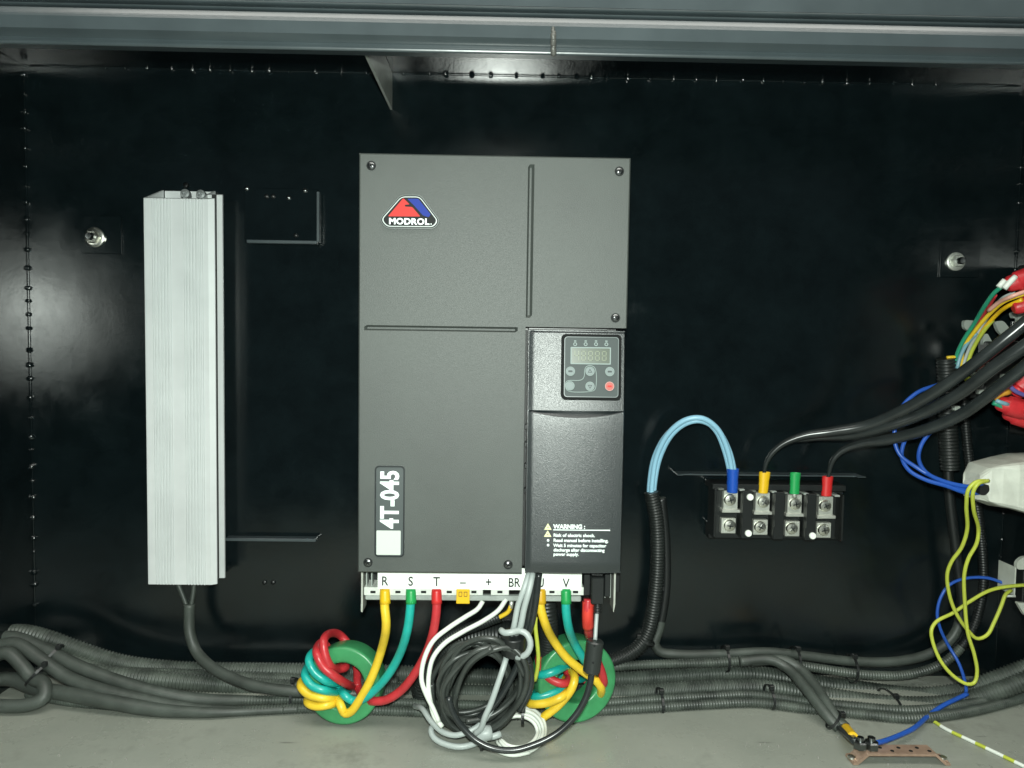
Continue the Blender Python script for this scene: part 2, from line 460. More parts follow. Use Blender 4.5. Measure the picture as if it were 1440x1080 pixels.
extrude_x('rail_tube', prof, XL-.06, XR+.06, 'rail', beam, False)
z1, z2 = rz(13, RY), rz(18, RY)
prof = [(RY+.04, z1)] + [(RY+.010-.006*math.cos(a), (z1+z2)/2+(z1-z2)/2*math.sin(a)) for a in (math.pi/2, 1., .5, 0, -.5, -1., -math.pi/2)] + [(RY+.04, z2)]
extrude_x('middle_lip', prof, XL-.06, XR+.06, 'rail', beam)
z1, z2 = rz(8, RY), rz(12, RY)
prof = [(RY+.04, z1)] + [(RY+.004-.005*math.cos(a), (z1+z2)/2+(z1-z2)/2*math.sin(a)) for a in (math.pi/2, 1., .5, 0, -.5, -1., -math.pi/2)] + [(RY+.04, z2)]
extrude_x('upper_lip', prof, XL-.06, XR+.06, 'rail', beam)
z1, z2 = rz(-45, RY+.02), rz(7, RY)
prof = [(RY+.004, z1), (RY+.002, z2), (RY+.03, z2), (RY+.03, z1)]
extrude_x('fascia', prof, XL-.06, XR+.06, 'rail', beam, False)
q = P(778, 60, RY)
bm = bmesh.new()
random.seed(3)
for i in range(30):
    t = i/29
    c = P(778+random.uniform(-.5, .5), 40+t*36, RY+max(0, (t-.37)*.016))
    s = bmesh.ops.create_icosphere(bm, subdivisions=2, radius=random.uniform(.0022, .0034)*(1 if t > .15 else .7))
    bmesh.ops.translate(bm, verts=s['verts'], vec=c)
link('weld_joint', bm_out(bm, True), mat('bare_weld', (.12, .12, .11), .4, metal=.3, bump=.5, bscale=300), beam)

# rib between the back wall and the beam
xg = P(551, 110, 0).x; zg_ = P(549, 154, -.002).z
tag(box('rib_plate', (xg-.002, RY+.036, zg_), (xg+.001, -.0008, ZC-.0008), mat('rib_glare_grey', (.30, .32, .29), .35, var=.2, vscale=40, spec=.8), bev=.0003), 'pale upright rib plate between the back wall and the top beam', 'rib')  # pale base colour stands in for the glare lighting the rib

# ------------------------------------------------------------------ the inverter
YF = -.22
def I(px, py, Y=YF): return P(px, py, Y)
ix0 = (I(506, 215).x+I(502, 805).x)/2; ix1 = (I(888, 222).x+I(873, 808).x)/2
iz1 = (I(506, 215).z+I(888, 222).z)/2; iz0 = (I(502, 805).z+I(737, 807).z)/2
inv = thing('inverter_drive', 'large charcoal frequency inverter with keypad and red and blue triangular badge on the back wall', 'inverter', ((ix0+ix1)/2, YF/2, iz0))
box('chassis', (ix0+.006, YF+.03, iz0+.004), (ix1-.006, -.003, iz1-.004), 'chassis', inv, .002)
box('back_flange', (ix0+.02, -.0055, iz1-.02), (ix1-.02, -.001, iz1+.022), 'chassis', inv, .001)
for px in (550, 636, 721, 833):
    q = P(px, 211, -.03); lathe('flange_screw', [(.0, .008), (.004, .006), (.0055, .002), (.0055, 0)], Vector((q.x*.98, -.0055, iz1+.012)), (0, -1, 0), 'dsteel', inv, 12)
xg0 = I(741, 340).x; xg1 = I(750, 340).x; zg1 = I(745, 231).z; zg0 = I(745, 447).z
hz1 = I(620, 458.5).z; hz0 = I(620, 466).z; hx0 = I(512, 461).x; hx1 = I(728, 463).x
px0 = I(741, 620).x; pz1 = I(805, 463).z
def mid(a, b, t): return a+(b-a)*t
xs = sorted({ix0, ix0+.0015, hx0, hx0+.003, hx1-.003, hx1, px0-.0035, xg0, mid(xg0, xg1, .3), mid(xg0, xg1, .6), xg1, ix1-.0015, ix1} | set(lin_sp(ix0+.01, hx1-.01, 6)))
zs = sorted({iz0, iz0+.0015, hz0, mid(hz0, hz1, .3), mid(hz0, hz1, .65), hz1, pz1+.002, zg0, zg0+.003, zg1-.003, zg1, iz1-.0015, iz1})
def cover_h(x, z):
    d = 0
    if x <= ix0+1e-6 or x >= ix1-1e-6 or z <= iz0+1e-6 or z >= iz1-1e-6: return YF+.0015
    if zg0+.002 < z < zg1-.002 and xg0+1e-6 < x < xg1-1e-6: d = .0045
    if hx0+.002 < x < hx1-.002 and hz0+1e-6 < z < hz1-1e-6: d = .0045
    return YF+d
heightfield('cover', xs, zs, cover_h, lambda x, z: not (x > px0-.0035 and z < pz1+.002), YF+.06, 'cover', inv)
def cross_screw(px, py, parent, Y=YF, r=.0042, m='dsteel'):
    c = I(px, py, Y)
    ring('screw_recess', circle(c.x, c.z, r*1.25, 16), circle(c.x, c.z, r*.9, 16), Y-.0006, Y+.0005, 'ink', parent)
    s = lathe('screw', [(r*.95, -.001), (r*.95, .0006), (r*.7, .0014), (r*.2, .0018), (0, .0018)], (c.x, Y, c.z), (0, -1, 0), m, parent, 16)
    a_ = random.uniform(0, 1.5)
    for k in (0, 1):
        mx = Matrix.Translation((c.x, Y-.0018, c.z)) @ Matrix.Rotation(a_+k*math.pi/2, 4, 'Y')
        box('screw_slot', (-r*.6, -.0004, -r*.14), (r*.6, .001, r*.14), 'ink', s, 0, mtx=mx)
for px, py in ((522, 233), (871, 241), (865.5, 447), (517.5, 791), (714.5, 794)): cross_screw(px, py, inv)

# badge with the triangular emblem
def poly_px(pts, Y): return [(I(x, y, Y).x, I(x, y, Y).z) for x, y in pts]
def round_poly(pts, r, n=5):
    out = []; N = len(pts)
    for i in range(N):
        p = Vector(pts[i]); a = Vector(pts[i-1]); b = Vector(pts[(i+1) % N])
        u = (a-p).normalized(); w = (b-p).normalized()
        rr = min(r, (a-p).length*.45, (b-p).length*.45)
        s, e = p+u*rr, p+w*rr
        for k in range(n+1):
            t = k/n; out.append(tuple(s*(1-t)**2+p*2*t*(1-t)+e*t*t))
    return out
BY = YF-.001
out0 = round_poly([(563, 273.5), (592, 273.5), (620, 311), (612, 322.5), (542, 322), (532.5, 309)], 7)
badge = prism('badge', poly_px(out0, BY), YF-.0022, YF+.0005, mat('badge_silver', (.11, .125, .12), .4), inv, .0005)
out1 = round_poly([(564, 275.2), (591, 275.2), (618, 311), (611, 320.8), (543, 320.3), (534.5, 309)], 6.5)
prism('badge_line', poly_px(out1, BY), YF-.0025, YF-.0018, 'ink', badge)
out1 = round_poly([(564.5, 276.7), (590.5, 276.7), (616.3, 311), (610, 319.6), (544, 319.2), (536.2, 309)], 6)
prism('badge_rim', poly_px(out1, BY), YF-.0028, YF-.002, mat('badge_rim', (.50, .55, .53), .3), badge)
out2 = round_poly([(565, 278), (590, 278), (614.5, 310.5), (609, 318.3), (545, 317.9), (538, 309)], 5.5)
prism('badge_field', poly_px(out2, BY), YF-.0031, YF-.002, 'ink', badge)
red = round_poly([(567.5, 279), (576.5, 288), (569.5, 288.6), (570, 291), (580, 291.5), (591.5, 305), (546, 304.7)], 1.6, 3)
prism('red_emblem', poly_px(red, BY), YF-.0034, YF-.0028, 'red_print', badge)
blu = round_poly([(573, 280), (588.5, 280), (606, 302), (603, 306), (595, 303.5), (583, 290)], 1.6, 3)
prism('blue_emblem', poly_px(blu, BY), YF-.0034, YF-.0028, 'blue_print', badge)
c = I(575.5, 312.3, BY)
text('MODROL', .0092, (c.x, YF-.0033, c.z), 'white_print', badge, bold=.00035, width=1.08, spacing=1.08)
c = I(606.5, 315.5, BY)
prism('dot', circle(c.x, c.z, .0007, 10), YF-.0034, YF-.0028, 'white_print', badge)

# recessed name plate
cz = (I(547, 655).z+I(547, 783).z)/2; hh = I(547, 655).z-I(547, 783).z
cx = I(548, 719).x; ww = I(569, 719).x-I(527, 719).x
plate = ring('name_plate_frame', rrect(cx, cz, ww, hh, .0045), rrect(cx, cz, ww-.003, hh-.003, .0035), YF-.0013, YF+.001, mat('plate_rim', (.02, .024, .025), .3), inv)
prism('plate_face', rrect(cx, cz, ww-.003, hh-.003, .0035), YF-.0004, YF+.001, mat('plate_face', (.055, .067, .067), .45), plate)
t1 = I(547, 702).z; 
text('4T-045', .0282, (cx+.001, YF-.0005, t1), 'white_print', plate, bold=.0009, rot=math.pi/2, width=.80)
qz = I(547, 763).z; qs = I(564, 763).x-I(530, 763).x
prism('white_sticker', rrect(cx-.001, qz, qs, qs*1.02, .001), YF-.0009, YF, mat('sticker_paper', (.50, .54, .50), .6), plate)

# keypad cover (lower right)
px1 = (I(878, 470, YF).x+I(873, 806, YF).x)/2
pzb = I(805, 808, YF-.014).z; pzt = I(805, 464.5, YF-.006).z
pw = px1-px0; pcx = (px0+px1)/2
zc_top = I(805, 577, YF).z
TILT = .080
def tilt_y(z):      # the upper half leans back towards its top edge
    d = pzt-z; d1 = pzt-zc_top+.004; d2 = d1+.016
    if d < d1: return -TILT*d+.004
    if d < d2: return -TILT*d1-TILT*((d-d1)-(d-d1)**2/(2*.016))+.004
    return -TILT*(d1+.008)+.004
def panel_h(x, z):
    u = (x-pcx)/(pw/2)
    yv = YF-.0065+.0028*u*u+tilt_y(z)
    e = min(x-px0, px1-x, z-pzb, pzt-z)
    if e < .0012: yv += .002
    sag = .0075*(1-u*u) if abs(u) < .97 else 0
    d = zc_top-z
    if 0 < d < sag: yv += .0035*(1-d/sag)**.8
    return yv
xs = [px0, px0+.0012]+lin_sp(px0+.004, px1-.004, 26)+[px1-.0012, px1]
zs = sorted(set([pzb, pzb+.0012, pzt-.0012, pzt]+lin_sp(pzb+.005, zc_top-.0095, 20)+[zc_top-.0078+.0006*k for k in range(13)]+[zc_top-.0001, zc_top+.0004]+lin_sp(zc_top+.004, pzt-.003, 16)))
panel = heightfield('keypad_cover', xs, zs, panel_h, lambda x, z: True, YF+.045, 'panel', inv, True)
box('cover_gap', (px0-.003, YF+.012, pzb+.002), (px0-.0002, YF+.02, pzt), 'darkgap', inv, 0)
zz = I(805, 463).z
box('panel_lip', (px0, YF-.001, pzt+.0004), (px1-.02, YF+.03, pzt+.0022), 'blackp', panel, .0003)
for py in (600, 625, 655, 690):
    q = I(741, py); box('clip', (px0-.0022, YF-.002, q.z-.0025), (px0-.0004, YF+.01, q.z+.0025), 'blackp', panel, .0003)

KY = YF-.0135
kx0, kx1 = I(790, 500, KY).x, I(873.5, 520, KY).x; kz1, kz0 = I(832, 470, KY).z, I(832, 562, KY).z
kcx, kcz = (kx0+kx1)/2, (kz0+kz1)/2; kw, kh = kx1-kx0, kz1-kz0
kp = ring('keypad', rrect(kcx, kcz, kw, kh, .005), rrect(kcx, kcz, kw-.0055, kh-.0055, .0035), KY-.0008, YF+.004, 'gapring', panel)
link_o = prism('keypad_face', rrect(kcx, kcz, kw-.0055, kh-.0055, .0035), KY+.0003, YF+.004, 'keypad', kp)
ring('keypad_edge', rrect(kcx, kcz, kw-.0058, kh-.0058, .0035), rrect(kcx, kcz, kw-.0072, kh-.0072, .003), KY-.0002, KY+.0008, mat('keypad_edge', (.13, .155, .155), .35), kp)
def K(px, py): q = P(px, py, KY); return q.x, q.z
x, z = K(830.8, 500.3); sc = .00079
ring('display_border', rrect(x, z, 56.5*sc, 24*sc, .0008), rrect(x, z, 53.5*sc, 21*sc, .0006), KY-.0004, KY+.001, 'btnline', kp)
disp = prism('display', rrect(x, z, 53.5*sc, 21*sc, .0006), KY-.0001, KY+.001, 'lcd', kp)
seg = {'0': 'abcdef', '1': 'bc', '2': 'abged', '3': 'abgcd', '4': 'fgbc', '5': 'afgcd', '8': 'abcdefg'}
bm = bmesh.new()
for i in range(5):
    dx = x+(-19.5+9.6*i)*sc; w_, h_ = 2.7*sc, 6.2*sc
    for s in ('bcfg' if i == 0 else 'abcdefg'):
        p0, p1 = {'a': ((-w_, h_), (w_, h_)), 'g': ((-w_, 0), (w_, 0)), 'd': ((-w_, -h_), (w_, -h_)), 'b': ((w_, h_), (w_, 0)), 'c': ((w_, 0), (w_, -h_)), 'f': ((-w_, h_), (-w_, 0)), 'e': ((-w_, 0), (-w_, -h_))}[s]
        t_ = .55*sc
        box_bm(bm, (dx+min(p0[0], p1[0])-t_, KY-.0003, z+min(p0[1], p1[1])-t_), (dx+max(p0[0], p1[0])+t_, KY+.0005, z+max(p0[1], p1[1])+t_))
link('digits', bm_out(bm), 'lcdseg', disp)
for px, py in ((809, 484), (823.8, 484), (838.4, 484), (853, 484.2)):
    x, z = K(px, py)
    l_ = ring('indicator_ring', circle(x, z, 2.7*sc, 14), circle(x, z, 1.5*sc, 14), KY-.0004, KY+.001, 'btnline', kp)
    box('indicator_mark', (x-1.6*sc, KY-.0003, z+3.6*sc), (x+1.6*sc, KY+.001, z+5.2*sc), 'btnline', kp, 0)
def key(px, py, m, sym=None, s_txt=None):
    x, z = K(px, py)
    b = prism('button', circle(x, z, 5.6*sc, 20), KY-.0008, KY+.001, m, kp, .0003)
    ring('button_ring', circle(x, z, 6.4*sc, 20), circle(x, z, 5.5*sc, 20), KY-.0009, KY+.001, 'btnline' if m != 'redbtn' else mat('pink_print', (.45, .22, .20), .5), b)
    if sym:
        pts = [(x+3.6*sc*math.cos(sym+k*2*math.pi/3), z+3.6*sc*math.sin(sym+k*2*math.pi/3)) for k in range(3)]
        pti = [(x+2.1*sc*math.cos(sym+k*2*math.pi/3), z+2.1*sc*math.sin(sym+k*2*math.pi/3)) for k in range(3)]
        ring('arrow', pts, pti, KY-.0012, KY, 'keypad', b)
    if s_txt: prism('key_mark', rrect(x, z, 6*sc, 2.4*sc, .0006, 3), KY-.0011, KY, 'keypad' if m != 'redbtn' else 'red_print', b)
key(802, 522, 'btn', None, 'PRG'); key(829.5, 522, 'btn', math.pi/2); key(857.3, 522.5, 'btn', None, 'RUN')
key(801.2, 542.3, 'btn', 0.0); key(829.3, 543, 'btn', -math.pi/2); key(856.8, 543, 'redbtn', None, 'STOP')
# the outline that ties the three arrow keys together
pts = [(794.5, 542), (796.5, 536.5), (801, 535), (813, 535), (818.5, 533.5), (821.5, 529), (822, 522), (824, 516.3), (829.5, 514), (835.5, 516.3), (838, 522), (838, 542), (836, 548), (830, 550.3), (801, 550.3), (796.5, 547.5), (794.5, 542)]
tube('key_outline', [Vector((K(a_, b_)[0], KY+.0002, K(a_, b_)[1])) for a_, b_ in pts], .0005, 'btnline', kp, seg=6, step=.0012)

kp_all = [kp]+[o for o in bpy.data.objects if o.parent == kp or (o.parent and o.parent.parent == kp)]
for o in kp_all:
    if o.data.users == 1:
        for v in o.data.vertices: v.co.y += TILT*(v.co.z+ORG[kp.name].z-kcz)
# warning print on the cover
def WP(px, py):
    q = P(px, py, YF-.014); q.y = panel_h(q.x, q.z)-.0002; return q
def wtext(s, px, py, size, bold=.00012, width=1., al='LEFT'):
    q = WP(px, py); q.y = min(q.y, panel_h(WP(px+60, py).x, q.z)-.0002, panel_h(pcx, q.z)-.0001)
    text(s, size, q, 'white_print', panel, bold=bold, align=al, width=width, depth=.00015)
wtext('WARNING :', 778.5, 741.7, .0068, .00025, .98)
q = WP(778.3, 746.2); q2 = WP(858.5, 746.8); ym = panel_h(pcx, q.z)
box('rule', (q.x, ym-.0003, q.z-.0004), (q2.x, ym+.003, q.z+.0005), 'white_print', panel, 0)
for (s, py, wd) in (('Risk of electric shock.', 753.8, 1.04), ('Read manual before installing.', 761, 1.02), ('Wait 5 minutes for capacitor', 768.2, 1.0), ('discharge after disconnecting', 774.6, .97), ('power supply.', 780.6, 1.0)):
    wtext(s, 778.5, py, .00505, .00014, wd)
for px, py in ((770.8, 742), (770.5, 752)):
    q = WP(px, py); s = .0041
    yv = panel_h(pcx, q.z)
    t_ = prism('warning_triangle', [(q.x-s, q.z-s*.75), (q.x+s, q.z-s*.75), (q.x, q.z+s)], yv-.0003, yv+.004, mat('pale_yellow_print', (.72, .74, .42), .5), panel)
    s *= .3; prism('triangle_centre', [(q.x-s, q.z-s*.9), (q.x+s, q.z-s*.9), (q.x, q.z+s*.7)], yv-.0005, yv, mat('olive_print', (.30, .32, .12), .5), t_)
for py in (761, 767.7):
    q = WP(771, py); yv = panel_h(pcx, q.z)
    prism('bullet', circle(q.x, q.z, .0014, 12), yv-.0003, yv+.004, 'white_print', panel)

# terminal row under the covers
TY = -.20
tx0, tx1 = P(531, 817, TY).x, P(818, 820, TY).x
lz1 = P(675, 806, TY).z; lz0 = P(675, 829.5, TY).z
strip = box('label_strip', (tx0, TY, lz0), (tx1, TY+.0012, lz1+.006), 'label', inv, .0002)
for s, px in (('R', 541), ('S', 577.5), ('T', 614), ('\u2013', 651), ('+', 687), ('BR', 723), ('U', 760), ('V', 796)):
    q = P(px, 817.6+(px-541)*.012, TY)
    text(s, .0152, (q.x, TY-.0003, q.z), 'ink', strip, bold=.0001, width=.86 if len(s) == 1 else .8)
rz1, rz0 = P(675, 838.5, TY).z, P(675, 846, TY).z
trx0 = P(513, 840, TY).x
box('terminal_rail', (trx0, TY+.002, rz0), (tx1, TY+.010, rz1), 'tray', inv, .001)
box('terminal_back', (trx0, TY+.03, rz0+.002), (tx1+.05, TY+.06, lz1+.01), 'chassis', inv, .001)
for px in (525, 560, 596, 632, 666.5, 703, 776, 809):
    q = P(px, 832, TY+.004)
    t_ = box('terminal_body', (q.x-.0105, TY+.0016, q.z-.0035), (q.x+.0105, TY+.03, q.z+.006), mat('terminal_white', (.60, .63, .58), .5, var=.1, vscale=200), inv, .0004)
    box('terminal_slot', (q.x-.003, TY+.0012, q.z-.001), (q.x+.003, TY+.002, q.z+.0018), 'ink', t_, 0)
for px, sgn in ((509.5, 1), (864, -1)):
    q = P(px, 830, TY+.006)
    za, zb_ = P(px, 806, TY+.006).z, P(px, 858, TY+.006).z
    br = box('side_bracket', (q.x-.0012, TY+.004, zb_+.008), (q.x+.0012, -.01, za+.004), 'zinc', inv, .0003)
    bm = bmesh.new(); prism_bm(bm, [(q.x-.0012, zb_+.0085), (q.x+.0012, zb_+.0085), (q.x+.0006*sgn, zb_-.002), (q.x-.0012, zb_-.001)], TY+.004, TY+.03)
    link('bracket_foot', bm_out(bm), 'zinc', br)
    for k in range(2):
        xx = q.x+sgn*(.005+.006*k)
        box('guide_rib', (xx-.0007, TY+.005, rz0+.004), (xx+.0007, TY+.02, lz1+.003), 'tray', inv, .0003)
q = P(651, 838, TY-.002)
nt_ = box('yellow_terminal_cover', (q.x-.0078, TY-.0006, P(651, 849, TY).z), (q.x+.0078, TY+.0015, P(651, 828.5, TY).z), 'lug_y', inv, .0006)
for dx in (-.003, .003):
    ring('cover_mark', rrect(q.x+dx, q.z+.0015, .0042, .006, .0006), rrect(q.x+dx, q.z+.0015, .0026, .0042, .0004), TY-.0009, TY, mat('amber_print', (.25, .13, .01), .5), nt_)
# black plug sockets at the right of the strip
for px, w_, y0_, y1_ in ((825.5, 10, 808, 838), (854.5, 9, 808, 840)):
    a_, b_ = P(px-w_/2, y1_, TY), P(px+w_/2, y0_, TY)
    box('socket', (a_.x, TY+.001, a_.z), (b_.x, TY+.03, b_.z), 'blackp', inv, .0008)

# ------------------------------------------------------------------ braking resistor
res_z0 = P(206, 821, -.058).z; res_zf = P(203, 278.5, -.060).z; res_zb = P(225, 267.5, -.004).z
fx0 = (P(203, 290, -.060).x+P(206, 810, -.060).x)/2; fx1 = (P(294, 290, -.060).x+P(297, 810, -.060).x)/2
res = thing('braking_resistor', 'long white ribbed aluminium braking resistor hung upright left of the inverter', 'resistor', ((fx0+fx1)/2, -.03, res_z0))
W_ = fx1-fx0
def pf(px): return fx0+W_*(px-203)/91.
prof = [(fx0, -.003), (fx0, -.059), (fx0+.001, -.060)]
ridges = [216, 220.5, 225, 229.5, 234, 238.5, 260, 264.5, 269, 273.5, 278, 283]
for g_ in ridges:
    prof += [(pf(g_-1.3), -.060), (pf(g_-.9), -.0588), (pf(g_+.6), -.0588), (pf(g_+1.0), -.0614), (pf(g_+2.2), -.0614), (pf(g_+2.5), -.060)]
prof += [(fx1-.001, -.060), (fx1, -.059), (fx1, -.052)]
c1 = P(303, 500, -.056).x; fl0 = P(303, 500, -.030).x; fl = P(314, 500, -.030).x; xi = fx1-.012; xin = xi-.003
prof = prof[:-2]+[(c1, -.056), (c1, -.0535), (xi, -.053), (xi, -.0305), (fl, -.030), (fl, -.0265), (xi, -.026), (xi, -.003)]
inner = [(xin, -.0035), (xin, -.056), (fx0+.003, -.056), (fx0+.003, -.0045)]
def zc_at(yv):  # slanting cut at the top
    t = (yv+.060)/.056; return res_zf+(res_zb-res_zf)*t
def extrude_z(name, outer, inner, z0, zf, m, parent):
    bm = bmesh.new(); loop = outer+inner; n = len(loop)
    A = [bm.verts.new((x_, y_, z0)) for x_, y_ in loop]; B = [bm.verts.new((x_, y_, zf(y_))) for x_, y_ in loop]
    for i in range(n-1): bm.faces.new((A[i], A[i+1], B[i+1], B[i]))
    bm.faces.new((A[-1], A[0], B[0], B[-1]))
    def cap(pts, top):
        bm.faces.new([bm.verts.new((x_, y_, zf(y_) if top else z0)) for x_, y_ in pts])
    for top in (True, False):
        cx_ = lambda v: min(max(v, fx0+.003), xin)
        fr = [p for p in outer if p[1] < -.0565]
        for p_, q_ in zip(fr, fr[1:]): cap([p_, q_, (cx_(q_[0])+1e-7, -.056), (cx_(p_[0]), -.056)], top)
        cap([(fx0, -.003), (fx0, -.059), (fx0+.003, -.056), (fx0+.003, -.0045)], top)
        cap([(xin, -.056), (fx1-.001, -.0598), (c1, -.056), (c1, -.0535), (xin, -.0533)], top)
        cap([(xin, -.0533), (xi, -.053), (xi, -.003), (xin, -.0035)], top)
        cap([(xi, -.0305), (fl, -.030), (fl, -.0265), (xi, -.026)], top)
    return link(name, bm_out(bm), m, parent)
extrude_z('housing', prof, inner, res_z0, zc_at, 'alu', res)
box('back_plate', (fx0+.0035, -.0030, res_z0+.001), (xi-.0005, -.0008, res_zb-.0005), 'alu', res, .0003)
box('gap_shade_strip', (fl0-.003, -.0312, res_z0+.0005), (fl0+.0032, -.0303, zc_at(-.03)), mat('gap_shade_black', (.010, .011, .011), .7), res, 0)  # added black strip paints the dark gap beside the flange
for px, py in ((259.5, 272), (281.5, 273)):
    q = P(px, py, -.057)
    nb = lathe('bolt', [(.0038, -.010), (.0038, -.004), (.0062, -.004), (.0062, .0), (.0058, .0025), (.0030, .0032), (.0026, .0016), (0, .0016)], q+Vector((0, .003, 0)), (0, -1, .1), 'bolt', res, 18)
    lathe('washer', [(.0058, -.0055), (.0058, -.004), (.003, -.004)], q+Vector((0, .003, 0)), (0, -1, .1), 'steel', nb, 18)
    box('bolt_post', (q.x-.003, -.055, q.z-.012), (q.x+.003, -.048, q.z-.001), 'dsteel', res, .0005)
lathe('top_stud', [(.004, 0), (.0035, .003), (0, .0045)], P(262, 261, -.001), (0, -1, .4), 'dsteel', res, 14)
prism('end_cap', [(fx0+.003, res_z0-.002), (fx1-.002, res_z0-.002), (fx1-.002, res_z0+.006), (fx0+.003, res_z0+.006)], -.054, -.006, 'chassis', res)

rc = thing('resistor_cable', 'thick black sheathed cable with two cores leaving the bottom of the resistor', 'cable', P(266, 850, -.04))
tube('core', [P(249, 818, -.035), P(254, 830, -.037), P(261, 848, -.04), P(264, 858, -.041)], .0034, 'cable_d', rc, seg=10)
tube('core', [P(273, 818, -.035), P(272, 832, -.037), P(269.5, 848, -.04), P(268, 858, -.041)], .0034, 'cable_d', rc, seg=10)
tube('sheath', [P(266.5, 849, -.041), P(266, 870, -.041), P(267, 890, -.044), P(275, 914, -.05), P(295, 936, -.07), P(325, 953, -.09), P(360, 965, -.105), P(410, 972, -.112), P(470, 974, -.108), P(540, 978, -.10)], .0072, 'cable_d', rc, seg=16)

# ------------------------------------------------------------------ fittings on the back wall
def wall_bolt(px, py, label, m1='steel', s=1.):
    q = P(px, py, -.004)
    t_ = thing('wall_bolt', label, 'bolt', Vector((q.x, 0, q.z)), 'bolts through the back wall')
    lathe('washer', [(.0135*s, 0), (.0135*s, .003), (.012*s, .004), (.008*s, .004)], Vector((q.x, -.004, q.z)), (0, -1, 0), m1, t_, 26)
    lathe('nut', [(.0095*s, 0), (.0095*s, .006), (.008*s, .0075), (.0055*s, .0075)], Vector((q.x, -.0075, q.z)), (0, -1, 0), m1, t_, 6, False)
    lathe('stud', [(.0052*s, 0), (.0052*s, .012), (.0040*s, .0145), (0, .0148)], Vector((q.x, -.008, q.z)), (0, -1, 0), 'dsteel', t_, 16)
    box('backing_plate', (q.x-.020, -.004, q.z-.022), (q.x+.035, -.0006, q.z+.030), 'wall', t_, .001)
    return t_
wall_bolt(134, 334, 'bright bolt and washer on the back wall left of the resistor')
wall_bolt(1343, 368, 'dull bolt and washer on the back wall above the red boots', 'zinc', .95)
def plate_at(x0, y0, x1, y1, dep, bolts, label, lip=None):
    a_ = P(x0, y1, -.003); b_ = P(x1, y0, -.003)
    t_ = thing('mounting_bracket', label, 'bracket', Vector(((a_.x+b_.x)/2, 0, a_.z)), 'black mounting brackets beside the resistor')
    if y1-y0 > 10: box('plate', (a_.x, -dep, a_.z), (b_.x, -.0006, b_.z), 'wall', t_, .0008)
    if lip:
        for (u0, v0, u1, v1) in lip:
            p_ = P(u0, v1, -.012); q_ = P(u1, v0, -.012)
            box('lip', (p_.x, -.016, p_.z), (q_.x, -dep, q_.z), 'rail', t_, .0006)  # paler paint puts the lit edge into the lip colour
    for u, v, mm in bolts:
        c_ = P(u, v, -dep); lathe('rivet', [(.0032, 0), (.0030, .0012), (.0016, .0022), (0, .0024)], Vector((c_.x, -dep, c_.z)), (0, -1, 0), mm, t_, 14)
    return t_
plate_at(344, 266, 447, 341, .004, [(347, 265, 'dsteel'), (429, 268, 'dsteel'), (375, 276, 'chassis'), (384, 276, 'chassis'), (406, 278, 'dsteel'), (416, 331, 'chassis'), (449, 317, 'chassis')],
         'black rectangular bracket with thin lit edges right of the resistor top', [(446, 270, 450, 341), (348, 339, 446, 342)])
plate_at(318, 756, 445, 761, .001, [(372, 819, 'chassis'), (384, 819, 'chassis'), (376, 756, 'chassis'), (428, 758, 'chassis')],
         'thin black bracket strip right of the resistor foot', [(318, 757, 445, 760)])

# ------------------------------------------------------------------ four pole terminal block
TB = -.052
tb = thing('terminal_block', 'black four pole terminal block with silver clamps on the back wall', 'terminal block', Vector((P(1095, 720, 0).x, 0, P(1095, 760, 0).z)))
def bx(name, x0, y0, x1, y1, Ya, Yb, m, parent, bev=.0006, ref=None):
    Yr = ref if ref is not None else Ya
    a_ = P(x0, y1, Yr); b_ = P(x1, y0, Yr)
    return box(name, (a_.x, Ya, a_.z), (b_.x, Yb, b_.z), m, parent, bev)
bx('base', 1004, 688, 1186, 757, -.030, -.003, 'blackp', tb, .001)
cxs = [1027.5, 1072.5, 1117.5, 1161.5]
for i in range(5):
    xc = 1005.5+45*i
    hw = 2.5 if i in (0, 4) else 8.5
    bx('barrier', xc-hw, 688+i*2.2, xc+hw, 756+i*1.4, TB, -.02, 'blackp', tb, .0008)
    if 0 < i < 4:
        bx('barrier_rib', xc-6.5, 690+i*2.2, xc-4.5, 738+i*1.6, TB-.0035, TB-.0002, 'blackp', tb, .0004)
bx('top_shelf', 1002, 683, 1190, 689, -.044, -.003, 'blackp', tb, .0006)
for i, xc in enumerate(cxs):
    dy = i*2.8
    bx('lit_fin_top', xc-17, 687+dy, xc-9, 689.5+dy, -.050, -.006, mat('lit_black', (.10, .11, .10), .45), tb, .0004)  # paler caps paint the light caught by the fin tops
    bx('lit_fin_top', xc+13, 688+dy, xc+20, 690.5+dy, -.050, -.006, 'tray', tb, .0004)
    for (py, hh_, nm) in ((705+dy, 15, 'clamp_plate'), (741+dy*.75, 12, 'clamp_plate')):
        pl = bx(nm, xc-10.5-(.0 if py < 720 else 3), py-hh_, xc+10.5-(0 if py < 720 else 3), py+hh_-3, -.040, -.031, 'zinc', tb, .0005)
        c_ = P(xc-(0 if py < 720 else 3)+random.uniform(-1, 1.5), py-2, -.041)
        sc_ = lathe('clamp_screw', [(.0084, 0), (.0084, .0014), (.0072, .0034), (.003, .0044), (0, .0044)], Vector((c_.x, -.040, c_.z)), (0, -1, 0), 'steel', tb, 16)
        a_ = random.uniform(0, 1.5)
        for k in (0, 1):
            mx = Matrix.Translation((c_.x, -.0446, c_.z)) @ Matrix.Rotation(a_+k*math.pi/2, 4, 'Y')
            box('screw_slot', (-.0042, -.0004, -.0008), (.0042, .0012, .0008), 'dsteel', sc_, 0, mtx=mx)
    # bus tongue under the upper clamp
    bx('clamp_tongue', xc-12, 717+dy, xc+14, 721+dy, -.044, -.031, 'zinc', tb, .0005)
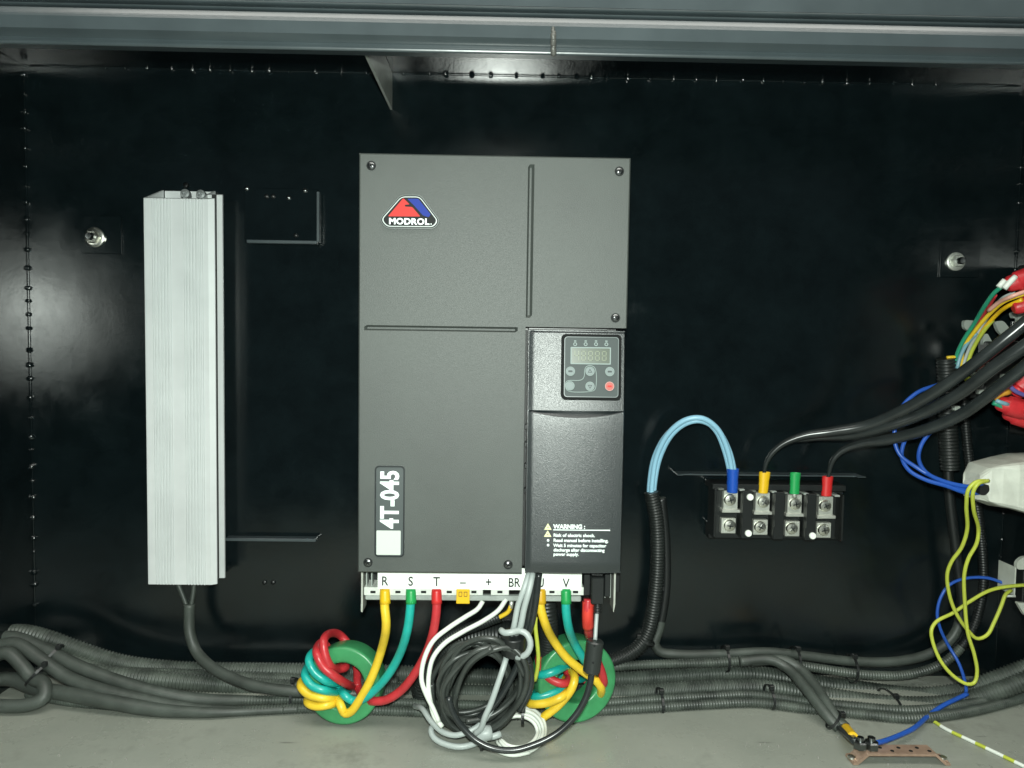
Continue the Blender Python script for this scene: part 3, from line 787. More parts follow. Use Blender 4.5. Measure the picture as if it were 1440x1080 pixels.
for px, py in ((1055.5, 699.5), (1053, 750.5), (1143.5, 754)):
    c_ = P(px, py, TB-.003); lathe('white_plug', [(.0046, 0), (.0046, .0022), (.0040, .003), (0, .0032)], Vector((c_.x, TB-.0002, c_.z)), (0, -1, 0), 'label', tb, 16)
bx('mount_foot', 996, 735, 1006, 757, -.02, -.003, 'chassis', tb)
# shelf angle that carries it
a_ = P(951, 664, -.02); b_ = P(1212, 670, -.02)
sh = thing('shelf_angle', 'thin black angle strip behind the coloured lugs above the terminal block', 'bracket', Vector(((a_.x+b_.x)/2, 0, b_.z)))
box('strip', (a_.x, -.022, b_.z-.0008), (b_.x, -.0006, b_.z+.0012), 'rail', sh, .0003)
box('end_fold', (a_.x-.001, -.030, b_.z), (a_.x+.007, -.0225, b_.z+.0012), 'rail', sh, .0002, mtx=None)
box('end_fold', (b_.x-.010, -.030, b_.z), (b_.x+.001, -.0225, b_.z+.0012), 'rail', sh, .0002)

def sleeve_me(p0, p1, w0, w1, dep):
    bm = bmesh.new()
    d = (p1-p0); n = 14; rings = []
    for t, w in ((0, w0), (.12, w0), (.45, (w0+w1)/2*.94), (.55, (w0+w1)/2*.98), (1, w1)):
        c_ = p0+d*t
        rings.append([bm.verts.new((c_.x+w/2*math.cos(2*math.pi*k/n), c_.y+dep/2*math.sin(2*math.pi*k/n), c_.z)) for k in range(n)])
    for a_, b_ in zip(rings, rings[1:]):
        for k in range(n): bm.faces.new((a_[k], a_[(k+1) % n], b_[(k+1) % n], b_[k]))
    bm.faces.new(rings[-1]); inn = [bm.verts.new(v.co*1.0+Vector((0, 0, -.004))+ (Vector((p0.x, p0.y, v.co.z))-v.co)*.25) for v in rings[0]]
    for k in range(n): bm.faces.new((rings[0][k], rings[0][(k+1) % n], inn[(k+1) % n], inn[k]))
    bm.faces.new(inn)
    return bm_out(bm, True)
LY = -.043
# light blue cables into the blue lug
lb = thing('light_blue_cables', 'three light blue cables arching from the conduit into a blue lug', 'cable', P(917, 690, -.03))
for k, (dx, dy, yy) in enumerate(((-3.8, 3, .002), (0, 0, -.004), (3.8, 4, .002))):
    tube('core', [P(916+dx*.8, 705, -.03+yy), P(917+dx*.9, 680, -.03+yy), P(924+dx, 640+dy, -.036+yy), P(942+dx*.8, 607+dy, -.05+yy), P(965+dx*.3, 590+dy*1.2, -.06+yy), P(987-dx*.2, 588+dy, -.064+yy), P(1008+dx*.5, 602+dy, -.06+yy), P(1022+dx*.9, 630+dy, -.052+yy), P(1029+dx*.8, 662, -.046+yy*.5), P(1030+dx*.5, 676, LY)], .0036, 'lblue', lb, seg=12)
link('lug_sleeve', sleeve_me(P(1030.5, 659, LY-.003), P(1029.5, 692, LY), .0165, .0145, .017), 'lug_b', lb)
tube('tie', [P(909, 694, -.042), P(917, 696, -.045), P(925, 694, -.042)], .0012, 'cable', lb, seg=6)
# green lug without a visible cable
gl = thing('green_lug', 'green lug sleeve clamped alone in the third pole of the terminal block', 'lug', P(1118, 692, LY))
link('lug_sleeve', sleeve_me(P(1118.5, 665, LY), P(1117, 694, LY), .0145, .0135, .011), 'lug_g', gl)
tube('core_end', [P(1118, 672, LY), P(1117, 700, LY)], .0035, 'zinc', gl, seg=8)
# black power cables from the right
bc = thing('black_power_cable', 'long black power cable running from the right edge into the yellow lug', 'cable', P(1074, 670, LY), 'black power cables')
tube('sheath', [P(1074, 672, LY), P(1076, 656, -.044), P(1083, 641, -.046), P(1100, 625, -.05), P(1130, 613, -.058), P(1170, 607, -.07), P(1220, 598, -.09), P(1270, 577, -.12), P(1320, 548, -.15), P(1370, 512, -.18), P(1410, 480, -.20), P(1450, 447, -.215), P(1490, 410, -.23)], lambda t: .0026+.0048*min(1, max(0, (t-.02)*3.4)), 'cable', bc, seg=16)
link('lug_sleeve', sleeve_me(P(1075.5, 664, LY), P(1073, 693, LY), .0155, .0130, .011), 'lug_y', bc)
bc = thing('black_power_cable', 'long black power cable running from the right edge into the red lug', 'cable', P(1164, 670, LY), 'black power cables')
tube('sheath', [P(1164, 678, LY), P(1166, 664, -.044), P(1171, 648, -.046), P(1184, 634, -.05), P(1208, 625, -.06), P(1250, 618, -.08), P(1300, 605, -.11), P(1350, 584, -.14), P(1400, 548, -.18), P(1450, 508, -.21), P(1490, 470, -.22)], lambda t: .0026+.0048*min(1, max(0, (t-.02)*3.4)), 'cable', bc, seg=16)
link('lug_sleeve', sleeve_me(P(1164, 670, LY), P(1162, 697, LY), .0150, .0140, .011), 'lug_r', bc)
tag(tube('black_power_cable', [P(1118, 619, -.047), P(1150, 615, -.052), P(1200, 611, -.075), P(1250, 598, -.105), P(1300, 580, -.13), P(1350, 553, -.165), P(1400, 515, -.20), P(1450, 480, -.225), P(1490, 445, -.24)], lambda t: .0034+.0043*min(1, t*4), 'cable', seg=16), 'middle black power cable lying between the ones to the yellow and red lugs', 'cable', 'black power cables')

# ------------------------------------------------------------------ conduits on the floor
def cond(name, pts, r, m, label, cat='conduit', corr=.0020, seg=14, pitch=.0046, group='conduits along the floor', **kw):
    return tag(tube(name, pts, r, m, corr=corr, seg=seg, pitch=pitch, **kw), label, cat, group)
def F_(*pp):  # (px, py, height of the centre above the floor)
    return [PF(a_, b_, h_) for a_, b_, h_ in pp]
cond('corrugated_conduit', [P(-40, 900, -.05), P(28, 890, -.05), P(70, 899, -.05), P(120, 917, -.045), P(170, 932, -.04)]+[P(230, 940, -.035), P(300, 943, -.03), P(400, 944, -.03), P(520, 946, -.03), P(640, 950, -.03), P(760, 955, -.03), P(880, 955, -.03), P(1000, 948, -.03), P(1060, 948, -.03), P(1130, 958, -.03), P(1200, 968, -.035), P(1290, 978, -.045), P(1350, 972, -.06), P(1400, 955, -.075), P(1480, 925, -.09)], .0120, 'conduit', 'wide corrugated black conduit lying nearest the back wall')
cond('corrugated_conduit', [P(60, 935, -.07), P(120, 945, -.07), P(180, 952, -.068), P(250, 958, -.065), P(330, 964, -.06), P(430, 969, -.06), P(600, 973, -.06), P(760, 976, -.06), P(880, 975, -.06), P(1000, 968, -.06), P(1080, 967, -.06), P(1150, 977, -.06), P(1250, 990, -.07), P(1330, 990, -.08), P(1400, 973, -.09), P(1480, 940, -.10)], .0120, 'conduit', 'wide corrugated black conduit second from the back wall')
cond('corrugated_conduit', [P(100, 930, -.06), P(160, 946, -.055), P(240, 950, -.05), P(330, 953, -.047), P(430, 957, -.044), P(560, 960, -.044)], .0100, 'conduit', 'middle corrugated conduit emerging at the left and ending behind the left green ring')
g_pts = [(40, 975), (90, 985), (160, 992), (240, 999), (330, 1000), (430, 996), (560, 1000), (700, 1006), (830, 1000), (900, 996), (1000, 990), (1060, 988), (1130, 996), (1200, 1003), (1280, 1010), (1350, 1003), (1400, 992), (1480, 968)]
cond('corrugated_conduit', F_(*[(a_, b_, .0065) for a_, b_ in g_pts]), .0065, 'conduit', 'thin corrugated conduit lying foremost on the floor', corr=.0013, pitch=.0038, seg=12)
g_pts = [(100, 955), (160, 970), (230, 980), (330, 985), (430, 984), (560, 988), (700, 992), (830, 990), (900, 985), (1000, 979), (1060, 977), (1130, 986), (1200, 993), (1280, 999), (1350, 992), (1400, 982), (1480, 955)]
cond('corrugated_conduit', F_(*[(a_, b_, .0075) for a_, b_ in g_pts]), .0065, 'conduit', 'thin corrugated conduit second from the front edge of the bundle', corr=.0013, pitch=.0038, seg=12)
def smooth_c(pts, r, label, m='cable_d', name='black_cable', group='cables along the floor', **kw):
    return tag(tube(name, pts, r, m, seg=14, **kw), label, 'cable', group)
smooth_c([P(-30, 905, -.06), P(15, 896, -.065), P(60, 912, -.075), P(110, 937, -.09), P(165, 958, -.10), P(225, 975, -.108), PF(280, 984, .0085), PF(340, 985, .0075), PF(420, 984, .0075)], lambda t: .0085 if t < .72 else .0085-.0034*min(1, (t-.72)/.2), 'smooth black cable slanting down from the left corner over the conduits')
smooth_c([P(-20, 915, -.075), P(20, 905, -.08), P(55, 925, -.09), P(90, 950, -.10), P(140, 970, -.115), P(200, 984, -.122), PF(260, 996, .0085), PF(330, 1000, .0068), PF(400, 998, .0065)], lambda t: .0085 if t < .70 else .0085-.0036*min(1, (t-.70)/.2), 'second smooth black cable slanting down from the left corner')
smooth_c([P(-20, 930, -.09), P(10, 918, -.095), P(30, 935, -.10), P(45, 953, -.105), P(62, 962, -.115), P(62, 980, -.125), P(40, 991, -.13), P(-20, 992, -.13)], .0085, 'black cable bent into a hook at the left edge')
smooth_c([P(-20, 958, -.085), P(15, 955, -.088), P(50, 968, -.10), P(85, 974, -.115), P(150, 986, -.128), PF(220, 998, .009), PF(290, 1002, .008), PF(360, 1000, .0065), PF(420, 997, .0065)], lambda t: .0090 if t < .55 else .0090-.0042*min(1, (t-.55)/.3), 'black cable lying lowest on the floor at the left')
smooth_c([P(930, 700, -.018), P(936, 760, -.018), P(936, 830, -.018), P(927, 885, -.018), P(921, 905, -.02), P(928, 916, -.022), P(950, 920, -.024), P(1010, 920, -.024), P(1080, 917, -.024), P(1130, 922, -.024), P(1200, 930, -.026), P(1260, 930, -.03), P(1310, 918, -.03), P(1340, 895, -.03), P(1352, 860, -.03), P(1345, 780, -.03), P(1335, 690, -.03), P(1332, 600, -.03), P(1334, 520, -.03)], .0066, 'black cable dropping beside the upright conduit and running right along the wall', 'cable_m', m_list=['cable_d', 'clean_c'], mats=lambda t: 1 if t < .17 or t > .66 else 0)
cond('corrugated_conduit', [P(916, 692, -.035), P(923, 730, -.035), P(925, 780, -.035), P(921, 840, -.034), P(911, 890, -.034), P(896, 912, -.036), P(872, 926, -.040), P(830, 938, -.045)], .0105, 'conduit2', 'upright corrugated conduit carrying the light blue cables right of the inverter', corr=.0015, pitch=.0040)
cond('corrugated_conduit', [P(860, 938, -.045), P(900, 935, -.045), P(1000, 932, -.045), P(1080, 929, -.045), P(1140, 938, -.045), P(1220, 949, -.045), P(1280, 948, -.04), P(1330, 930, -.035), P(1365, 890, -.03), P(1382, 830, -.03), P(1378, 740, -.03), P(1362, 640, -.03), P(1354, 540, -.03)], .0066, 'cable_m', 'thin corrugated conduit on top of the bundle turning up at the right', m_list=['conduit', 'clean_c'], mats=lambda t: 1 if t > .57 else 0, corr=.0012, pitch=.0038, seg=12)
cond('corrugated_conduit', [P(1330, 504, -.055), P(1332, 540, -.052), P(1333, 600, -.050), P(1336, 660, -.05)], .0125, 'conduit2', 'upright open ended corrugated conduit with coloured wires at the right', corr=.0018, pitch=.0046)
# copper earth bar
bar = thing('copper_bar', 'flat copper earthing bar with bent feet on the floor', 'busbar', PF(1260, 1068))
a_ = PF(1200, 1051, .014); b_ = PF(1326, 1056, .014)
yb = (a_.y+b_.y)/2
bm = bmesh.new()
top = FLOOR+.014; w2 = .010
profx = [(a_.x-.006, FLOOR+.0005), (a_.x, FLOOR+.0005), (a_.x+.012, top-.003), (b_.x-.012, top-.003), (b_.x, FLOOR+.0005), (b_.x+.006, FLOOR+.0005), (b_.x+.005, FLOOR+.0035), (b_.x+.001, FLOOR+.0035), (b_.x-.011, top), (a_.x+.011, top), (a_.x-.001, FLOOR+.0035), (a_.x-.005, FLOOR+.0035)]
prism_bm(bm, profx, yb-w2, yb+w2)
bmesh.ops.triangulate(bm, faces=[f for f in bm.faces if len(f.verts) > 4])
link('bar', bm_out(bm), 'copper', bar)
for i in range(7):
    xx = a_.x+.020+i*(b_.x-a_.x-.036)/6
    lathe('hole', [(.0022, 0), (.0022, .0006), (0, .0006)], Vector((xx, yb+(.003 if i % 2 else -.004), top-.0002)), (0, 0, 1), 'ink', bar, 10)
NUT = []
for (px, py, r_) in ((1208, 1044, .0075), (1226, 1047, .0085)):
    q = PF(px, py, .020); q.y = yb; NUT.append(Vector((q.x, yb, top+.004)))
    nb = lathe('nut', [(r_, 0), (r_, .007), (r_*.8, .0085), (r_*.5, .0085)], Vector((q.x, yb, top+.001)), (0, 0, 1), 'dsteel', bar, 6, False)
    lathe('stud', [(r_*.5, 0), (r_*.5, .013), (0, .0135)], Vector((q.x, yb, top+.001)), (0, 0, 1), 'dsteel', nb, 12)
for xx in (a_.x-.003, b_.x+.002):
    lathe('foot_screw', [(.005, 0), (.0045, .002), (0, .004)], Vector((xx, yb, FLOOR+.0035)), (0, 0, 1), 'steel', bar, 12)
# two black earth cables
for k, (dx, lab) in enumerate(((0, 'black earth cable crossing the bundle to the copper bar, left of the pair'), (16, 'black earth cable crossing the bundle with yellow lug, right of the pair'))):
    ec = thing('earth_cable', lab, 'cable', PF(1190, 1045), 'earth cables to the copper bar')
    tube('sheath', [P(1040+dx, 930, -.062), P(1085+dx, 928, -.066), P(1108+dx, 940, -.076), P(1130+dx, 964, -.105), P(1150+dx*.8, 990, -.135), P(1168+dx*.6, 1012, -.155), P(1180+dx*.6, 1024, -.163)], .0069, 'cable_d', ec, seg=14)
    A_ = P(1178+dx*.6, 1022, -.162); B_ = NUT[0]+Vector((-.006+.003*k, .004, .003))
    tube('core_end', [A_, A_.lerp(B_, .5), B_], .0036, 'cable', ec, seg=10)
    if k == 1: tube('lug_sleeve', [A_.lerp(B_, .12), A_.lerp(B_, .78)], .0062, 'lug_y', ec, seg=12)
# blue cable to the bar
bl = thing('blue_earth_cable', 'blue cable crossing the conduits from the right corner to the copper bar', 'cable', PF(1240, 1045))
tube('sheath', [NUT[1]+Vector((.006, .002, .002)), PF(1240, 1043, .018), PF(1260, 1036, .014), PF(1285, 1024, .012), P(1306, 1006, -.137), P(1325, 993, -.120), P(1345, 983, -.108), P(1360, 976, -.100)], .0029, 'blue', bl, seg=10)
tube('thin_core', [P(1348, 981, -.106), P(1358, 975, -.098), P(1356, 955, -.08), P(1347, 930, -.06), P(1335, 910, -.05), P(1323, 886, -.05), P(1318, 864, -.05), P(1323, 840, -.05), P(1336, 822, -.05), P(1360, 813, -.05), P(1390, 813, -.055), P(1418, 823, -.06)], .0022, 'blue', bl, seg=8)
lathe('ring_lug', [(.0065, 0), (.0065, .0015), (0, .0015)], Vector((NUT[1].x, yb, top+.0002)), (0, 0, 1), 'zinc', bl, 14)
# striped wire on the floor
tag(tube('striped_wire', F_((1310, 1012, .0022), (1330, 1025, .0022), (1370, 1044, .0022), (1410, 1063, .0022), (1470, 1092, .0022)), .0022, None, seg=10, m_list=['white', 'ygwire'], mats=lambda t: 1 if (t*4.6) % 1 < .42 else 0), 'thin white and yellow banded wire lying straight on the floor at the right', 'wire')

# cable ties
def tie(c, d, r1, r2, label, head=True, m='blackp'):
    """band round a bundle: c centre, d bundle direction, r1 half height, r2 half width"""
    d = Vector(d).normalized(); up = Vector((0, 0, 1)); up = (up-d*up.dot(d)).normalized(); sd = d.cross(up)
    bm = bmesh.new(); n = 24; rows = []
    for (k, o_) in ((1, -1), (1.06, -1), (1.06, 1), (1, 1)):
        rows.append([bm.verts.new(c+up*(r1*k*math.cos(2*math.pi*i/n))+sd*(r2*k*math.sin(2*math.pi*i/n))+d*(o_*.0016)) for i in range(n)])
    for q_ in range(4):
        a_, b_ = rows[q_], rows[(q_+1) % 4]
        for i in range(n): bm.faces.new((a_[i], a_[(i+1) % n], b_[(i+1) % n], b_[i]))
    if head:
        mx = Matrix.Translation(c+up*(r1*1.08)-Vector((0, r2*.35, 0)))
        box_bm(bm, (-.003, -.003, -.002), (.003, .003, .004), .0005, 1, mx)
    return tag(link('cable_tie', bm_out(bm), m), label, 'cable tie', 'cable ties')
tie(P(1020, 926, -.035), (1, 0, 0), .0165, .020, 'cable tie on the top thin pair above the wide conduits right of the upright conduit')
tie(P(1117, 929, -.036), (1, 0, -.1), .018, .022, 'cable tie where the earth cables leave the bundle')
tie(P(1196, 940, -.036), (1, 0, -.1), .018, .022, 'cable tie on the thin pair at the right beyond the earth cables')
tie(P(928, 985, -.098), (1, 0, 0), .014, .022, 'cable tie round the thin front conduits right of the right green ring')
tie(P(1082, 980, -.095), (1, 0, 0), .014, .020, 'cable tie round the thin front conduits left of the earth cables')
tie(P(1253, 994, -.085), (1, 0, 0), .018, .036, 'cable tie round the wide and thin conduits left of the blue cable')
tie(P(929, 826, -.027), (0, 0, 1), .014, .022, 'cable tie half way down the upright conduit')
tie(P(909, 900, -.032), (.5, 0, 1), .012, .013, 'cable tie at the bend at the foot of the upright conduit')
tie(P(414, 979, -.10), (1, 0, 0), .022, .020, 'cable tie left of the left green ring')
tie(P(72, 925, -.075), (1, 0, -.8), .020, .018, 'cable tie on the slanting cables at the left')
tie(P(52, 948, -.10), (1, 0, -.9), .018, .015, 'cable tie on the hooked cable at the left edge')
tie(P(1172, 1012, -.155), (.7, -.3, -.6), .012, .016, 'cable tie round the two earth cables above the copper bar')

# ------------------------------------------------------------------ green rings and their windings
def toroid(label, cpx, cpy, ro, ri, thick, bottom_py, lean, turn):
    q = PF(cpx, bottom_py, 0)
    yfront = q.y
    c_ = P(cpx, cpy, yfront)
    bm = bmesh.new(); n = 64
    rb = .004
    prof = []
    for (sx, sy, cr, cy, a0) in ((0, 0, ro-rb, thick-rb, 0), (0, 0, ri+rb, thick-rb, 90), (0, 0, ri+rb, rb, 180), (0, 0, ro-rb, rb, 270)):
        for i in range(5):
            a_ = math.radians(a0+90*i/4); prof.append((cr+rb*math.cos(a_), cy+rb*math.sin(a_)))
    rings = []
    R_ = Euler((lean, 0, turn)).to_matrix()
    for i in range(n):
        t = 2*math.pi*i/n
        rings.append([bm.verts.new(c_+R_ @ Vector((r_*math.cos(t), y_, r_*math.sin(t)))) for r_, y_ in prof])
    for i in range(n):
        a_, b_ = rings[i], rings[(i+1) % n]
        for k in range(len(prof)): bm.faces.new((a_[k], a_[(k+1) % len(prof)], b_[(k+1) % len(prof)], b_[k]))
    lowest = min(v.co.z for v in bm.verts)
    for v in bm.verts: v.co.z += FLOOR-lowest
    tag(link('ferrite_ring', bm_out(bm, True), 'toroid'), label, 'ferrite ring', 'green ferrite rings')
    return yfront
y1 = toroid('green ferrite ring under the R S T terminals', 481, 968, .0475, .0275, .034, 1021, -.10, -.10)
y2 = toroid('green ferrite ring under the V terminal', 813, 958, .0515, .0265, .036, 1018, -.06, .25)
def power_cable(label, top, sleeve_m, m, pts, r=.0052, sl=(828, 849)):
    t_ = thing('motor_cable', label, 'cable', P(top[0], top[1], TY-.002), 'cables wound on the green rings')
    tube('sheath', pts, r, m, t_, seg=16, step=.003)
    tube('lug_sleeve', [P(top[0], sl[0], TY+.004), P(top[0], (sl[0]+sl[1])/2, TY+.002), P(top[0]+.3, sl[1], TY+.0005)], .0062, sleeve_m, t_, seg=14)
    return t_
f = y1-.008; b = y1+.046; h = y1+.018      # in front of the ring, behind it, inside it
power_cable('yellow cable from terminal R wound through the left green ring', (541.5, 832), 'lug_y', 'yellow',
 [P(541, 832, TY+.003), P(541, 852, TY), P(543, 878, TY-.002), P(537, 912, f-.012), P(523, 952, f-.008), P(505, 985, f-.004), P(493, 1001, f-.002), P(485, 1003, f), P(479, 992, f), P(475, 978, h),
  P(462, 968, b), P(440, 953, b), P(427, 956, b-.02), P(424, 967, f+.006), P(435, 977, f), P(458, 982, f-.001), P(474, 981, h), P(466, 978, b), P(445, 974, b), P(434, 980, b-.03), P(434, 989, f+.005), P(446, 993, f), P(462, 991, f), P(476, 987, h), P(485, 984, b)])
power_cable('teal cable from terminal S wound through the left green ring', (578, 833), 'lug_g', 'teal',
 [P(578, 833, TY+.003), P(577, 855, TY), P(573, 885, TY), P(562, 920, f-.02), P(545, 950, f-.012), P(525, 972, f-.006), P(508, 984, f-.001), P(495, 985, f+.004), P(485, 978, f+.004), P(478, 968, h), P(466, 950, b), P(450, 918, b), P(438, 920, b-.03), P(435, 932, f+.004), P(443, 946, f), P(458, 957, f), P(474, 961, h), P(460, 955, b), P(440, 938, b), P(431, 941, b-.03), P(430, 953, f+.003), P(440, 965, f-.002), P(457, 971, f-.002), P(475, 974, h-.004), P(490, 970, b)])
power_cable('red cable from terminal T wound through the left green ring', (614, 834), 'lug_r', 'red',
 [P(614, 834, TY+.003), P(614, 855, TY), P(611, 880, TY), P(602, 912, f-.025), P(586, 943, f-.018), P(565, 970, f-.010), P(543, 984, f-.004), P(526, 986, f), P(514, 982, h), P(503, 965, b), P(502, 940, b), P(492, 910, b), P(478, 893, b), P(464, 891, b-.02), P(455, 902, f+.006), P(457, 920, f), P(464, 936, f), P(475, 941, h-.01), P(486, 938, h), P(470, 925, b), P(456, 905, b), P(447, 909, b-.03), P(446, 921, f), P(455, 938, f-.004), P(472, 952, f-.003), P(488, 962, h-.01), P(496, 966, b)])
f = y2-.009; b = y2+.048; h = y2+.018
power_cable('yellow cable from terminal U wound through the right green ring', (760.5, 834), mat('amber_sleeve', (.60, .34, .01), .4), 'yellow',
 [P(760, 834, TY+.003), P(760, 852, TY), P(766, 875, TY), P(778, 900, f-.02), P(797, 925, f-.012), P(820, 944, f-.006), P(838, 957, f), P(845, 967, f+.004), P(841, 980, h), P(826, 990, h+.01), P(808, 992, h+.01), P(790, 985, b), P(770, 1005, b), P(758, 1014, f+.01), P(765, 1008, f), P(785, 992, f-.002), P(803, 970, f-.004), P(808, 955, f), P(802, 944, h), P(790, 960, b), P(760, 975, b), P(744, 983, b-.03), P(748, 990, f), P(770, 988, f-.006), P(790, 980, f-.008), P(802, 968, h-.01)], .0052)
power_cable('teal cable from terminal V wound through the right green ring', (796, 835), 'lug_g', 'teal',
 [P(796, 835, TY+.003), P(796, 856, TY), P(799, 880, TY+.004), P(808, 905, f-.012), P(820, 926, f-.004), P(826, 940, h), P(815, 955, b), P(780, 945, b), P(758, 945, b-.035), P(762, 949, f), P(780, 944, f-.002), P(797, 936, h-.005), P(800, 945, b), P(770, 968, b), P(750, 974, b-.03), P(752, 980, f+.003), P(770, 977, f), P(788, 970, f+.006), P(800, 960, h)], .0052)
rw = thing('motor_cable', 'red cable wound through the right green ring beside the round filter', 'cable', P(826, 850, TY), 'cables wound on the green rings')
tube('sheath', [P(827, 842, TY+.002), P(826, 862, TY), P(827, 884, TY+.01), P(832, 905, f+.03), P(838, 925, f-.004), P(846, 945, f-.002), P(849, 960, f+.006), P(842, 962, h), P(822, 955, b), P(800, 930, b), P(780, 905, b), P(762, 915, b-.03), P(758, 930, b-.04), P(764, 945, f+.004), P(778, 957, f), P(793, 961, f), P(801, 953, h-.012), P(797, 943, h)], .0052, 'red', rw, seg=16, step=.003)
tube('heat_shrink', [P(827, 846, TY+.003), P(826.5, 866, TY+.001), P(827, 882, TY+.008)], .0068, mat('bright_red_sleeve', (.62, .045, .03), .4), rw, seg=12)

# ------------------------------------------------------------------ coils and small cables in the middle
def coil_pts(cx, cy, rx, ry, rot, n, Y0, Y1, jit, per=10, start=0., ph=0.):
    out = []
    N = int(n*per)
    for i in range(N+1):
        a_ = start+2*math.pi*i/per
        k = 1+random.uniform(-jit, jit)
        ox = random.uniform(-jit, jit)*rx*.6; oy = random.uniform(-jit, jit)*ry*.6
        x_ = rx*k*math.cos(a_)+ox; y_ = ry*k*math.sin(a_)+oy
        t = i/N
        out.append(P(cx+x_*math.cos(rot)-y_*math.sin(rot), cy+x_*math.sin(rot)+y_*math.cos(rot), Y0+(Y1-Y0)*t+random.uniform(-.004, .004)+.012*math.sin(a_+ph)))
    return out
random.seed(21)
ck = thing('black_cable_coil', 'big coil of thin black cable hanging below the inverter', 'cable coil', P(670, 1035, -.20))
for n_, (cx_, cy_, rx_, ry_, rot_, nn, ya, yb_) in enumerate((
        (672, 962, 69, 60, -.55, 2.6, -.180, -.196), (676, 966, 56, 70, .45, 2.7, -.196, -.212),
        (668, 966, 48, 62, -.25, 2.6, -.180, -.205), (680, 962, 62, 44, -.75, 2.8, -.200, -.220),
        (664, 960, 52, 40, -.60, 2.4, -.186, -.205), (690, 968, 44, 64, .55, 2.6, -.205, -.222))):
    pts = coil_pts(cx_, cy_, rx_, ry_, rot_, nn, ya, yb_, .06, start=n_*1.3)
    tube('loop', pts, .0031, 'coil', ck, seg=10, step=.004)
tube('tail', [P(758, 806, TY-.012), P(754, 840, TY-.014), P(748, 875, TY-.012), P(738, 905, TY-.010), P(728, 935, TY-.012), P(700, 985, TY-.014), P(672, 1012, TY-.012)], .0040, 'cable', ck, seg=10)
tube('tail', [P(752, 806, TY-.010), P(748, 840, TY-.012), P(742, 875, TY-.01), P(736, 905, TY-.008), P(745, 935, TY-.010), P(746, 965, TY-.012), P(730, 1000, TY-.01)], .0040, 'cable', ck, seg=10)
bm = bmesh.new()
tie(P(743, 935, TY-.012), (0, 0, 1), .010, .012, 'cable tie on the black coil below the block filter', m='blackp')
# grey cable through the block filter
gc = thing('grey_cable', 'grey cable looped through the black block filter and down to the floor', 'cable', P(722, 890, TY))
GY = TY-.022
tube('sheath', [P(744, 806, TY-.014), P(737, 828, GY), P(729, 850, GY), P(722, 884, GY), P(716, 900, GY+.012), P(714, 916, GY+.012), P(709, 935, GY), P(700, 962, GY-.006), P(690, 990, GY-.008), P(682, 1008, GY-.008), P(676, 1025, GY-.004), P(668, 1032, GY)], .0034, 'greyc', gc, seg=12)
tube('sheath', [P(749, 806, TY-.016), P(744, 830, GY-.003), P(737, 856, GY-.004), P(731, 884, GY-.002), P(723, 894, GY+.01), P(721, 910, GY+.014), P(724, 922, GY+.004), P(732, 924, GY-.004), P(742, 918, GY-.008), P(746, 905, GY-.008), P(741, 892, GY-.006), P(731, 887, GY-.004), P(720, 889, GY-.008), P(710, 890, GY-.006), P(704, 886, GY)], .0036, 'greyc', gc, seg=12)
tube('sheath', [PF(583, 993, .02), P(595, 998, -.185), P(606, 1014, -.20), P(622, 1029, -.21), P(640, 1034, -.215), P(656, 1030, -.215), P(668, 1024, -.213), P(682, 1012, -.212), P(694, 992, -.21)], .0033, 'greyc', gc, seg=10)
tube('sheath', [P(700, 1036, -.20), P(688, 1036, -.205), P(672, 1044, -.21), P(650, 1050, -.215), P(628, 1047, -.212), P(610, 1037, -.205), P(606, 1026, -.198), P(612, 1018, -.19)], .0036, 'greyc', gc, seg=10)
tube('tape_wrap', [P(672, 1036, -.216), P(680, 1032, -.218), P(690, 1030, -.216)], .0085, 'greyc', gc, seg=10)
tube('cut_end', [P(688, 1037, -.214), P(696, 1035, -.214), P(704, 1032, -.212)], .0038, 'greyc', gc, seg=10)
tag(lathe('block_filter', [(.0105, 0), (.0135, .0), (.0145, .001), (.0145, .023), (.0135, .024), (.0105, .024)], P(721.5, 917, GY+.012), (0, -.25, 1), 'blackp', n=26), 'short black cylinder filter threaded on the grey cable', 'ferrite core')
# white wires
for k, (pts, lab) in enumerate((
  ([(679, 845), (672, 856), (655, 867), (632, 882), (611, 899), (601, 915), (594, 937), (593, 958), (600, 978), (609, 996), (617, 1015)], 'left white wire curving down from the plus terminal'),
  ([(712, 842), (701, 858), (680, 873), (650, 889), (625, 905), (609, 925), (603, 950), (603, 972), (606, 990), (611, 1008), (622, 1022)], 'right white wire curving down from the BR terminal'))):
    tag(tube('white_wire', [P(a_, b_, TY+.004-.0022*i_) for i_, (a_, b_) in enumerate(pts)], .0028, 'white', seg=10), lab, 'wire', 'white wires from the terminals')
random.seed(5)
wc = thing('white_wire_coil', 'coil of thin white wire lying on the floor below the black coil', 'cable coil', PF(728, 1050))
for k in range(6):
    rx_ = 36-k*1.7; ry_ = 33-k*2.2
    pts = []
    for i in range(13):
        a_ = math.radians(-112+i*(262/12))
        pts.append(PF(730+rx_*math.cos(a_)+(-2 if k % 2 else 1), 1026+ry_*math.sin(a_)+k*.6, .006+.004*(k % 3)+.014*max(0, -math.sin(a_))))
    tube('strand', pts, .0023, 'white', wc, seg=8)
tube('strand', [PF(680, 1043, .012), PF(695, 1054, .010), PF(720, 1062, .008), PF(745, 1058, .008)], .0023, 'white', wc, seg=8)
tie(P(735, 1008, -.20), (1, 0, 0), .009, .007, 'cable tie on the top of the white wire coil')
tie(P(676, 1044, -.212), (1, 0, .2), .009, .008, 'cable tie at the left of the white wire coil')
